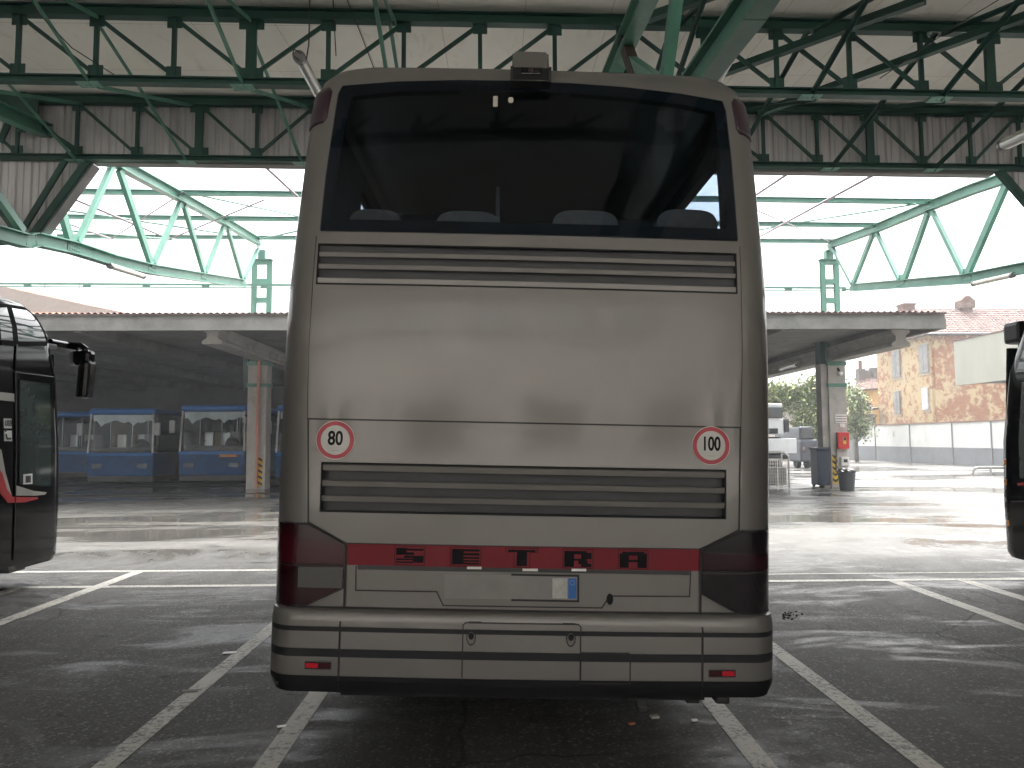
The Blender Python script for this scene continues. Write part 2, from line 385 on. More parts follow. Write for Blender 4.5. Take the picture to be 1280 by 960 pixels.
def cline(name,pts,wd,off,m,parent,thick=.006,fn=None,join=True):
    """thin line following the rear surface"""
    fn=fn or S
    s=MB()
    for (ax,az),(bx_,bz) in zip(pts[:-1],pts[1:]):
        L=math.hypot(bx_-ax,bz-az); n=max(1,int(L/.06)); dx,dz=(bx_-ax)/L,(bz-az)/L; nx,nz=-dz*wd/2,dx*wd/2
        e=wd/2*.9
        P=[(ax-dx*e+(bx_-ax+2*dx*e)*i/n,az-dz*e+(bz-az+2*dz*e)*i/n) for i in range(n+1)]
        vs=[];fs=[]
        for (x,z) in P:
            for sg,o_ in ((1,off),(-1,off),(-1,off-thick),(1,off-thick)):
                xx,zz=x+sg*nx,z+sg*nz; vs.append((xx,fn(xx,zz)-o_,zz))
        for i in range(n):
            for k in range(4): fs.append((4*i+k,4*i+(k+1)%4,4*i+4+(k+1)%4,4*i+4+k))
        fs+= [(0,1,2,3),(4*n+3,4*n+2,4*n+1,4*n)]
        s.add(vs,fs)
    return s.build(name,m,parent)

LBUS=12.0
# window outline
wbl,wbr,wz0=-1.10,1.086,2.712
WOUT=[(wbl,wz0),(wbr,wz0),(1.078,2.95),(1.068,3.2),(1.052,3.45),(1.035,3.51),(.80,3.545),(.5,3.572),(.2,3.585),(-.1,3.59),(-.4,3.587),(-.75,3.57),(-1.035,3.54),(-1.055,3.49),(-1.073,3.25),(-1.09,3.0)]
def inset(poly,d,cz=3.12):
    return [(x-math.copysign(d,x)*(1 if abs(x)>.9 else 0),z+(d if z<cz and z<2.8 else (-d if z>3.47 else 0))) for x,z in poly]
WIN=inset(WOUT,.05)
shell=loft(RINGS,LBUS)
inner=loft(RINGS,LBUS,.07,2.30,3.60)
cutters=[inner,poly_bm([(x,-.3,z) for x,z in WIN],(0,.9,0)),
 poly_bm([(x,-.3,z) for x,z in rect(-1.10,2.428,1.072,2.638)],(0,.395+.02,0)),
 poly_bm([(x,-.3,z) for x,z in rect(-1.033,1.270,1.008,1.512)],(0,.415,0))]
SW=[(.80,1.95),(2.05,3.3),(3.4,4.65),(4.75,6.0),(6.1,7.35),(7.45,8.7),(8.8,10.0)]
SWL=[(1.62,2.05)]+SW[1:]
for y0,y1 in SW: cutters.append(poly_bm([(.5,y0,2.38),(.5,y1,2.38),(.5,y1,3.42),(.5,y0,3.42)],(1.5,0,0)))
for y0,y1 in SWL: cutters.append(poly_bm([(-2,y0,2.38),(-2,y1,2.38),(-2,y1,3.42),(-2,y0,3.42)],(1.5,0,0)))
for y in (2.95,8.9):  # wheel arches
    pts=[(-2,y+.58*math.cos(R(a)),.5+.58*math.sin(R(a))) for a in range(0,360,15)]; cutters.append(poly_bm(pts,(4,0,0)))
bmS=cut(shell,cutters)
body=obj_from_bm('body',bmS,SILVER,bus,True,30)
body.data.materials.append(DARKIN)
for p in body.data.polygons:
    c=p.center
    if p.normal.y>.3 and c.y<1 or (c.y>S(c.x,c.z)+.012 and abs(c.x)<prof(c.z)[0]-.02 and .3<c.z<3.53 and c.y<11.6): p.material_index=1
# body lower sides (behind the bumper) and floor
s=MB(); s.bx((-1.235,.35,.432),(1.235,LBUS-.1,.716)); s.build('sill',SILVER,bus)
s=MB(); s.bx((-1.15,.30,.39),(1.15,LBUS-.3,.43)); s.build('underbody',BLACK,bus)
# interior
s=MB(); s.bx((-1.18,.30,2.305),(1.18,LBUS-.5,2.33)); s.build('cabin_floor',DARKIN,bus)
s=MB()
for sx in (-1,1): s.bx((sx*.70,2.2,3.26),(sx*1.07,LBUS-1,3.44),bev=.03)
s.build('luggage_rack',DARKIN,bus)
SEATF=mat('seat_fabric',(.24,.22,.20),.9,0,.2,20)
for px0,px1,top in ((437,503,262),(545,626,264),(690,773,263),(820,896,262)):
    a=bl(px0,top,.52); b=bl(px1,top,.52); cx=(a[0]+b[0])/2; hw=(b[0]-a[0])/2; zt=a[1]
    s=MB(); n=14; pts=[(cx-hw*1.02,.5,2.31)]
    for i in range(n+1):
        a_=math.pi*(1-i/n); pts.append((cx+hw*math.copysign(abs(math.cos(a_))**.55,math.cos(a_)),.5,zt-.13+.13*math.sin(a_)**.6))
    pts.append((cx+hw*1.02,.5,2.31)); s.prism(pts,(0,.12,0)); s.build('seat',SEATF,bus)
for y in [1.9+.85*i for i in range(9)]:
    for x in (-.95,-.5,.5,.95):
        s=MB(); s.bx((x-.2,y,2.33),(x+.2,y+.11,2.98),bev=.05); s.build('seat',SEATF,bus)
s=MB(); s.tube((-.17,1.7,2.33),(-.19,1.7,3.5),.016); s.build('grab_pole',CHROME,bus)
# rear glass
g=cpanel('rear_window',WOUT,.0085,REARG,bus,.0035,.045,.08)
# black printed border of the glass
def ringpanel(name,outer,inner_,off,m,parent,thick=.004):
    s=MB(); n=len(outer)
    sub=6
    O=[];I=[]
    for i in range(n):
        for k in range(sub):
            t=k/sub; j=(i+1)%n
            O.append((outer[i][0]*(1-t)+outer[j][0]*t,outer[i][1]*(1-t)+outer[j][1]*t)); I.append((inner_[i][0]*(1-t)+inner_[j][0]*t,inner_[i][1]*(1-t)+inner_[j][1]*t))
    nn=len(O); vs=[(x,S(x,z)-off,z) for x,z in O]+[(x,S(x,z)-off,z) for x,z in I]+[(x,S(x,z)-off+thick,z) for x,z in O]+[(x,S(x,z)-off+thick,z) for x,z in I]
    fs=[]
    for i in range(nn):
        j=(i+1)%nn; fs+=[(i,j,nn+j,nn+i),(2*nn+i,3*nn+i,3*nn+j,2*nn+j),(i,2*nn+i,2*nn+j,j),(nn+i,nn+j,3*nn+j,3*nn+i)]
    s.add(vs,fs); return s.build(name,m,parent)
ringpanel('window_frame',inset(WOUT,-.004),inset(WOUT,.062),.0042,mat('frit_black',(.008,.012,.018),.6,0,.1,4),bus,.003)
# things stuck on the glass
a=bl(616.5,119.5,.17); b=bl(622,134,.17); cpanel('window_sticker',rect(a[0],b[1],b[0],a[1]),.0115,mat('sticker_grey',(.45,.43,.38),.6),g,.003)
a=bl(635.5,121,.17); b=bl(641.5,129,.17); cpanel('window_sticker',rrect(a[0],b[1],b[0],a[1],.011),.0115,MC['sticker_grey'],g,.003)
# roof edge seam
# upper louvre
def louvre(x0,z0,x1,z1,slats,name):
    s=MB(); s.bx((x0+.001,.108,z0+.001),(x1-.001,.112,z1-.001)); root=s.build(name,DGREY,bus)
    for za,zb in slats:
        # angled blade: front lower edge proud, rear upper edge recessed
        q=MB(); n=12; vs=[]
        for i in range(n+1):
            x=x0+.004+(x1-x0-.008)*i/n; ys=S(x,(za+zb)/2)
            vs+=[(x,ys+.002,za),(x,ys-.003,zb-.004),(x,ys+.002,zb),(x,ys+.055,za+.028),(x,ys+.05,za+.02)]
        fs=[]
        for i in range(n):
            for k in range(5): fs.append((5*i+k,5*i+(k+1)%5,5*i+5+(k+1)%5,5*i+5+k))
        fs+=[(0,1,2,3,4),tuple(5*n+k for k in (4,3,2,1,0))]
        q.add(vs,fs); q.build('slat',SILVER,root)
    cline('louvre_frame',[(x0,z0),(x1,z0),(x1,z1),(x0,z1),(x0,z0)],.008,.004,BUSBLK,root,.008)
    return root
def lv(py): return bl(500,py+1.9,.05)[1]
louvre(-1.10,2.428,1.072,2.638,[(lv(318.5),lv(312.5)),(lv(334.2),lv(328)),(lv(353.5),lv(345.5))],'upper_louvre')
def lv2(py): return bl(408,py,.05)[1]
louvre(-1.033,1.270,1.008,1.512,[(lv2(588),lv2(580)),(lv2(607.5),lv2(600)),(lv2(626.5),lv2(619))],'lower_louvre')
for zz,hh in ((lv2(594),.018),(lv2(613),.018),(lv2(632),.018)):
    pass
# seams (dark gaps between body panels)
SEAM=mat('seam_black',(.006,.006,.007),.6,0,.1,5)
hl=[(-.896,1.112),(-1.092,1.213),(-1.113,1.731),(1.086,1.731),(1.078,1.213),(.880,1.116)]
cline('hatch_seam',hl,.008,.0012,SEAM,body)
cline('hatch_seam',[(-1.118,1.731),(-1.125,2.10),(-1.118,2.68)],.003,.001,SEAM,body)
cline('hatch_seam',[(1.088,1.731),(1.098,2.10),(1.096,2.68)],.003,.001,SEAM,body)
# tail lights
def lens_mat(name,c,rough=.12):
    m,nt,b=nm(name); f=N(nt,'ShaderNodeTexWave',Scale=40); f.bands_direction='X'; tc=nt.nodes.new('ShaderNodeTexCoord'); nt.links.new(tc.outputs['Object'],f.inputs['Vector'])
    nt.links.new(ramp(nt,f.outputs['Fac'],[(0,tuple(v*.8 for v in c)),(1,c)]),b.inputs['Base Color']); b.inputs['Roughness'].default_value=rough; b.inputs['Coat Weight'].default_value=.5
    bump(nt,b,f.outputs['Fac'],.15,.003); MC[name]=m; return m
REDL=lens_mat('red_lens',(.05,.003,.007),.25); REDD=lens_mat('dark_red_lens',(.022,.002,.005),.25); CLRL=lens_mat('clear_lens',(.09,.088,.086),.25)
DARKL=lens_mat('dark_lens',(.018,.014,.018))  # lenses of the right tail light, darker than the left ones
def side_edge(z): return prof(z)[0]-.0005
def tail(sg):
    if sg<0: xi,z_in,zt,lo=-.896,1.108,1.203,(-1.083,.808)
    else: xi,z_in,zt,lo=.880,1.112,1.205,(1.065,.800)
    e=lambda z:sg*side_edge(z)
    ol=[(xi,.90),(lo[0],lo[1]),(e(.80),.796),(e(1.0),1.0),(e(1.2),zt),(sg*1.09,zt+.004),(xi,z_in)]
    if sg>0: ol=ol[::-1]
    root=cpanel('tail_light',ol,.010,REDD if sg<0 else DARKL,bus,.03,.03,.05)
    # wrap round the body side
    s=MB(); s.bx((sg*1.24,.30,.80),(sg*1.285,.52,1.20),bev=.008); s.build('side_lens',REDD if sg<0 else DARKL,root)
    a=bl(373,708.5); b=bl(428,735)
    x0,x1=(a[0],b[0]) if sg<0 else (-b[0]-.016,-a[0]-.016)
    cpanel('clear_lens',rect(x0,b[1],x1,a[1]),.0135,CLRL if sg<0 else DARKL,root,.006,.03,.04)
    # the inset upper red field and the dividing bars
    x0,x1=(-.905,-1.25) if sg<0 else (.89,1.25)
    X0,X1=min(x0,x1),max(x0,x1)
    hh=[(X0,1.03),(X1,1.03),(X1,1.075),(X0,1.075)]
    cpanel('red_lens',[(X0,1.012),(X1,1.012),(X1,1.10 if sg<0 else 1.09),(X0,1.10)] if sg>0 else [(X0,1.012),(X1,1.012),(X1,1.10),(X0,1.15)],.0125,REDL if sg<0 else lens_mat('deep_red_lens',(.03,.008,.014)),root,.006,.03,.04)
    xs=(xi,e(1.0)); cline('lens_divider',[(xs[0],1.004),(xs[1]*.995,1.004)],.008,.0165,SEAM,root)
    cline('lens_frame',[(xi,.80),(xi,z_in),(sg*1.09,zt+.004),(e(1.2)*.995,zt+.003)],.010,.0135,SEAM,root)
    cline('lens_frame',[(xi,.897),(lo[0],lo[1]),(e(.8)*.995,.797)],.006,.0135,SEAM,root)
tail(-1); tail(1)
# red band with the maker's lettering
REDB=mat('red_band',(.16,.004,.013),.5,0,.1,3,spec=.3)
band=cpanel('red_band',rect(-.892,1.008,.875,1.113),.004,REDB,bus,.008)
cline('band_edge',[(-.892,1.114),(.875,1.116)],.004,.006,SEAM,band)
LETBLK=mat('letter_black',(.005,.004,.006),.6,0,.1,5,spec=.15)
def letter(ch,cxp,wpx=34):
    a=bl(cxp-wpx/2,693.5+(cxp-655)*.021); b=bl(cxp+wpx/2,693.5+(cxp-655)*.021)
    x0=a[0]; w_=b[0]-a[0]; z0=1.019; h=.082
    shapes={'S':[(0,.54,.38,.96),(.38,.80,1,.92),(.38,.54,.66,.70),(.62,.10,1,.50),(.30,.36,.62,.50),(0,.22,.62,.32),(0,.05,.62,.15)],
      'E':[(0,.04,.42,.96),(.42,.82,1,.96),(.42,.58,1,.72),(.42,.38,1,.49),(.42,.20,1,.30),(.42,.04,1,.13)],
      'T':[(0,.84,1,.97),(.32,0,.70,.84)],
      'R':[(0,0,.36,.96),(.36,.76,.82,.96),(.62,.48,1,.86),(.36,.38,.82,.50),(.52,.18,.86,.38),(.62,0,1,.20)],
      'A':[(0,0,.34,.86),(.10,.74,.9,.97),(.66,0,1,.86),(.34,.34,.66,.48)]}[ch]
    s=MB()
    for k,(u0,v0,u1,v1) in enumerate(shapes):
        xa,xb=x0+u0*w_,x0+u1*w_; za,zb=z0+v0*h,z0+v1*h; y=S((xa+xb)/2,za)-.0065-.0001*k
        s.bx((xa,y,za),(xb,y+.006,zb))
    L=s.build('letter',LETBLK,band)
    o={'S':[(0,0),(1,0),(1,1),(0,1),(0,0)],'E':[(0,0),(1,0),(1,1),(0,1),(0,0)],'T':[(.27,-.02),(.27,.76),(-.04,.76),(-.04,1),(1.04,1),(1.04,.76),(.75,.76),(.75,-.02),(.27,-.02)],
       'R':[(0,0),(1,0),(1,1),(0,1),(0,0)],'A':[(0,0),(1,0),(1,1),(0,1),(0,0)]}[ch]
    e=.007; pts=[(x0+u*w_+(e if u>.5 else -e),z0+v*h+(.006 if v>.5 else -.006)) for u,v in o]
    cline('letter_outline',pts,.0022,.0058,LETBLK,L,.004)
for ch,cx in zip('SETRA',(512.5,582.5,652,722,791)): letter(ch,cx)
# panel under the band, plate
def pxp(l,yl=.05): return [bl(x,y,yl) for x,y in l]
cpanel('painted_shade_strip',pxp([(447,705.5),(862,712),(862,719),(447,712)]),.0035,DGREY,bus,.005)  # dark strip painting in the shade along the top of the plate recess
pan=cpanel('plate_panel',pxp([(457,711.5),(851,718),(859,742),(760,741),(750,756),(556,753),(548,736),(447.5,735)][::-1]),.014,SILVER,bus,.018)
cline('panel_groove',pxp([(445,708),(444.5,738),(546,739.3),(554,756.5),(752,759.5),(762,744.6),(862,745.8),(863.5,714)]),.006,.002,SEAM,pan)
pl=cpanel('number_plate',pxp([(556,716.6),(721,719.2),(721,749),(556,746.5)][::-1]),.021,mat('plate_grey',(.19,.187,.18),.45,0,.12,6),bus,.006)
cpanel('plate_band',pxp([(709.5,721.5),(719.5,721.6),(719.5,746.8),(709.5,746.6)][::-1]),.0235,mat('plate_blue',(.01,.10,.34),.35),pl,.003)
cpanel('plate_field',pxp([(690,721.5),(708.5,721.6),(708.5,746.6),(690,746.2)][::-1]),.0235,mat('plate_white',(.38,.38,.36),.4,0,.2,30),pl,.003)
cx,cz=bl(714.5,727); s=MB()
for i in range(12):
    a=2*math.pi*i/12; s.sphere((cx+.011*math.cos(a),S(cx,cz)-.0245,cz+.011*math.sin(a)),.0016,6)
s.build('star_ring',mat('star_pale',(.25,.45,.6),.5),pl)
cline('plate_frame',pxp([(640,717),(722,718.5),(722,750),(640,748.5)]),.009,.024,SEAM,pl,.006)
for x0,x1,y in ((584,602,709),(653,672,711.4),(714,732,711.5)):
    cpanel('plate_lamp',pxp([(x0,y-1.5),(x1,y-1.3),(x1,y+1.4),(x0,y+1.2)][::-1]),.02,WHITE,bus,.02)
k=[(762+4.2*math.sin(R(a)),748.5-7.2*math.cos(R(a))*(1 if True else 1)) for a in range(0,360,30)]
cpanel('lock',pxp(k),.006,BUSBLK,bus,.008)
# speed discs
def flatdisc(mb,cx,cz,r0,r1,off,n=48):
    vs=[];fs=[]
    for rr in (r0,r1):
        for dy in (0,.0015):
            for i in range(n):
                a=2*math.pi*i/n; x,z=cx+rr*math.cos(a),cz+rr*math.sin(a); vs.append((x,S(cx,cz)-off+dy+(S(x,z)-S(cx,cz)),z))
    for i in range(n):
        j=(i+1)%n; fs+=[(i,j,2*n+j,2*n+i),(n+i,3*n+i,3*n+j,n+j),(2*n+i,2*n+j,3*n+j,3*n+i)]
        if r0>0: fs.append((i,n+i,n+j,j))
    if r0==0: fs=[(2*n+i,2*n+(i+1)%n,3*n+(i+1)%n,3*n+i) for i in range(n)]+[tuple(range(2*n,3*n)),tuple(range(4*n-1,3*n-1,-1))]
    mb.add(vs,fs)
SRED=mat('sign_red',(.36,.03,.05),.45,0,.08,4); SWHT=mat('sign_white',(.50,.49,.47),.5,0,.06,4)
FONT=bpy.data.curves.new('f','FONT')
def text_mesh(txt,size,m,name,parent,loc,rot,bold=.02,sx=1,align='CENTER'):
    cu=bpy.data.curves.new('f','FONT'); cu.body=txt; cu.size=size; cu.align_x=align; cu.align_y='CENTER'; cu.extrude=.0008; cu.offset=bold*size
    o=bpy.data.objects.new('f',cu); col.objects.link(o); dg=bpy.context.evaluated_depsgraph_get(); dg.update(); me=bpy.data.meshes.new_from_object(o.evaluated_get(dg)); bpy.data.objects.remove(o); bpy.data.curves.remove(cu)
    for v in me.vertices: v.co.x*=sx
    me.materials.clear(); me.materials.append(m); q=bpy.data.objects.new(name,me); col.objects.link(q); q.parent=parent; q.location=loc; q.rotation_euler=rot; return q
for px,py,t in ((419,550,'80'),(889,557,'100')):
    cx,cz=bl(px,py); r=.098
    s=MB(); flatdisc(s,cx,cz,0,r,.004); d=s.build('speed_disc',SWHT,bus)
    s=MB(); flatdisc(s,cx,cz,.074,r-.003,.0055); s.build('disc_ring',SRED,d)
    text_mesh(t,.098,LETBLK,'disc_number',d,(cx,S(cx,cz)-.0045,cz+.006),(R(90),0,0),.026,.78 if len(t)==2 else .66)
    text_mesh('———',.012,LETBLK,'small_print',d,(cx,S(cx,cz)-.0045,cz-.052),(R(90),0,0),.01)
# corner marker lights
MARK=lens_mat('maroon_lens',(.028,.008,.018),.4)
for sg in (-1,1):
    vs=[];fs=[];nz_,na=8,8
    for iz in range(nz_+1):
        z=3.33+.21*iz/nz_; W,yb=prof(z); k=W-RCX
        e=.5-abs(iz/nz_-.5); 
        for ia in range(na+1):
            lo=14+(6 if iz in (0,nz_) else 0); hi=74-(8 if iz in (0,nz_) else 0); a=R(lo+(hi-lo)*ia/na)
            nx,ny=math.sin(a)/RCX,-math.cos(a)/RCY; q=math.hypot(nx,ny); nx/=q; ny/=q
            x,y=k+RCX*math.sin(a),yb+.03+RCY*(1-math.cos(a))
            for o in (.010,-.02): vs.append((sg*(x+nx*o),y+ny*o,z))
    st=2*(na+1)
    for iz in range(nz_):
        for ia in range(na):
            a=iz*st+2*ia; fs+=[(a,a+2,a+2+st,a+st),(a+1,a+1+st,a+3+st,a+3)]
    for ia in range(na): a=2*ia; fs.append((a,a+1,a+3,a+2)); a=nz_*st+2*ia; fs.append((a,a+2,a+3,a+1))
    for iz in range(nz_): a=iz*st; fs.append((a,a+st,a+st+1,a+1)); a=iz*st+2*na; fs.append((a,a+1,a+st+1,a+st))
    q=MB(); q.add(vs,fs,True); q.build('marker_light',MARK,bus)
# bumper: own surface with rounded corners
BR=[(.40,1.262,.010),(.43,1.275,.0),(.46,1.280,-.003),(.60,1.282,-.004),(.74,1.282,-.004),(.775,1.280,.0),(.79,1.278,.012),(.797,1.25,.04)]
def SB(x,z): return S(x,z,BR)
RCB[id(BR)]=(.13,.17)
bm=loft(BR,.62)
bump_o=obj_from_bm('bumper',bm,SILVER,bus,True,40)
def bpz(x,y): return bl(x,y,.0)[1]
STRP=mat('strip_rubber',(.013,.014,.017),.55,0,.2,4,spec=.3)
def edge(z): return prof(z,BR)[0]-.002
for (ya,yb,nm_) in ((785.3,791.2,'rubber_strip'),(813,823.2,'rubber_strip')):
    z1,z0=bpz(500,ya),bpz(500,yb)
    cpanel(nm_,rect(-edge(z0),z0,edge(z0),z1),.0035,STRP,bump_o,.008,.03,.1,fn=SB)
    s=MB()
    for sg in (-1,1): s.bx((sg*(edge(z0)-.004),.30,z0),(sg*(edge(z0)+.004),.60,z1))
    s.build('rubber_strip',STRP,bump_o)
zs=bpz(500,847)
cpanel('skirt',rect(-edge(.42),.398,edge(.42),zs),.0045,BUSBLK,bump_o,.012,.03,.05,fn=SB)
s=MB()
for sg in (-1,1): s.bx((sg*1.26,.22,.40),(sg*1.276,.60,zs))
s.build('skirt',BUSBLK,bump_o)
cpanel('bumper_lip',rect(-.9,.378,.9,.3975),-.02,BUSBLK,bump_o,.03,.03,.05,fn=SB)
for x in (-.905,.880): cline('bumper_seam',[(x,.40),(x,.788)],.009,.0055,SEAM,bump_o,.006,fn=SB)
cline('bumper_top_gap',[(-1.26,.797),(-1.12,.799),(0,.799),(1.12,.799),(1.26,.797)],.008,-.03,SEAM,bump_o,.01,fn=lambda x,z:S(x,.8)-.04)
a=bl(579,778,0); b=bl(725,848,0); hx0,hx1,hz1,hz0=a[0],b[0],a[1],b[1]
cline('hatch_seam',[(hx0,hz0),(hx0,hz1-.012),(hx0+.012,hz1),(hx1-.012,hz1),(hx1,hz1-.012),(hx1,hz0)],.0055,.0055,SEAM,bump_o,.006,fn=SB)
cline('hatch_gap',[(hx0+.03,hz1+.002),(hx0+.085,hz1+.002)],.008,.0058,SEAM,bump_o,.006,fn=SB)
cline('hatch_gap',[(hx1-.085,hz1+.002),(hx1-.03,hz1+.002)],.008,.0058,SEAM,bump_o,.006,fn=SB)
a=bl(726,815.5,0); b=bl(787.5,855,0)
cline('flap_seam',[(a[0],a[1]),(b[0]-.008,a[1]),(b[0],a[1]-.008),(b[0],b[1]),(a[0],b[1]),(a[0],a[1])],.0055,.0058,SEAM,bump_o,.006,fn=SB)
for px,py in ((589,796.5),(713.5,798)):
    cx,cz=bl(px,py,0); o=[(cx+.0215*math.cos(R(t)),cz+.036*math.sin(R(t))) for t in range(0,360,24)]
    l=cpanel('latch',[(cx+(x-cx)*.75,cz+(z-cz)*.75) for x,z in o],.007,SILVER,bump_o,.01,fn=SB)
    cline('latch_ring',o+[o[0]],.004,.0085,SEAM,l,.008,fn=SB)
    cpanel('latch_pull',[(cx+.014*math.cos(R(t)),cz+.008+.017*math.sin(R(t))) for t in range(0,360,30)],.010,BUSBLK,l,.006,fn=SB)
RB=lens_mat('bright_red_lens',(.5,.015,.03))
for x0,x1,y,fl in ((381,413,832.5,0),(887,919.5,842.5,1)):
    a=bl(x0,y-4.3,0); b=bl(x1,y+4.3,0); mid=a[0]+(b[0]-a[0])*(.5 if not fl else .5)
    r_=cpanel('reflector',rect(a[0],b[1],b[0],a[1]),.008,REDL,bump_o,.012,.03,.05,fn=SB)
    u0,u1=(a[0]+.003,mid) if not fl else (mid,b[0]-.003)
    cpanel('bright_field',rect(u0,b[1]+.004,u1,a[1]-.004),.0095,RB,r_,.004,.03,.05,fn=SB)
    cline('reflector_frame',[(a[0],b[1]),(b[0],b[1]),(b[0],a[1]),(a[0],a[1]),(a[0],b[1])],.004,.0098,SEAM,r_,.006,fn=SB)
# camera housing on the roof edge
a=bl(640,61.5,.12); b=bl(686.5,102,.12)
x0,x1,z0,z1=a[0],b[0],b[1],a[1]
s=MB(); bm=bmesh.new(); bmesh.ops.create_cube(bm,size=1)
for v in bm.verts:
    t=v.co.z+.5; v.co=Vector(((x0+x1)/2+v.co.x*(x1-x0)*(1-.06*t),.10+.30*(v.co.y+.5)+(.03*t if v.co.y<0 else 0),z0+.055+(z1-z0-.055)*t))
bmesh.ops.bevel(bm,geom=bm.edges[:],offset=.012,segments=3,affect='EDGES')
hs_=obj_from_bm('roof_camera',bm,mat('camera_grey',(.11,.108,.10),.5,0,.1,5),bus,True,50)
s=MB(); s.bx((x0-.004,.105,z0-.002),(x1+.006,.30,z0+.072),bev=.01); s.build('camera_front',BUSBLK,hs_)
s=MB(); s.bx((x0+.05,.095,z0+.028),(x1-.05,.11,z0+.062),bev=.003); s.build('camera_window',mat('lens_glass',(.005,.005,.006),.1,0,.1,4),hs_)
cx=(x0+x1)/2
s=MB(); s.tube((cx,.085,z0+.046),(cx,.10,z0+.046),.012,14); s.build('camera_lens',mat('lens_brown',(.03,.012,.012),.3),hs_)
s=MB(); s.bx((x0-.006,.098,z0-.008),(x0+.008,.28,z0+.07)); s.bx((x1-.004,.098,z0-.012),(x1+.010,.28,z0+.07)); s.bx((x0-.004,.098,z0-.010),(x1+.008,.25,z0-.003)); s.build('camera_bracket',BLACK,hs_)
# wheels, exhaust, tow hook
for y in (2.95,8.9):
    for sg in (-1,1):
        s=MB(); s.tube((sg*.93,y,.5),(sg*1.22,y,.5),.5,28); w_=s.build('wheel',RUBBER,bus)
        s=MB(); s.tube((sg*1.221,y,.5),(sg*1.235,y,.5),.29,24); s.build('rim',CHROME,w_)
s=MB(); s.tube((-.9,2.95,.5),(.9,2.95,.5),.12,12); s.box((0,2.95,.5),(.45,.5,.42),bev=.08); s.build('axle',BLACK,bus)
s=MB(); s.bx((-.7,.5,.30),(.62,2.1,.388),bev=.03); s.build('engine_sump',BLACK,bus)
a=bl(801,880,.1); s=MB(); s.bx((a[0]-.03,.06,.335),(a[0]+.03,.16,.40),bev=.008); s.bx((a[0]-.022,.05,.31),(a[0]+.026,.15,.345),bev=.008); s.build('tow_hook',BLACK,bus)
for x in (.36,.46,.75,.90):
    s=MB(); s.box((x+.1,.12,.372),(.07,.10,.045),bev=.012); s.build('underside_bracket',BLACK,bus)
# side glass
for sg in (-1,1):
    for y0,y1 in (SW if sg>0 else SWL):
        s=MB(); vs=[]
        for z in (2.36,2.7,2.97,3.19,3.40,3.44):
            W=prof(z)[0]; vs+=[(sg*(W+.003),y0-.02,z),(sg*(W+.003),y1+.02,z),(sg*(W-.003),y1+.02,z),(sg*(W-.003),y0-.02,z)]
        fs=[(4*i+k,4*i+(k+1)%4,4*i+4+(k+1)%4,4*i+4+k) for i in range(5) for k in range(4)]+[(0,1,2,3),(20,21,22,23)]
        s.add(vs,fs); s.build('side_window',glass('side_glass',(.78,.82,.85),1.4) if 'side_glass' not in MC else MC['side_glass'],bus)

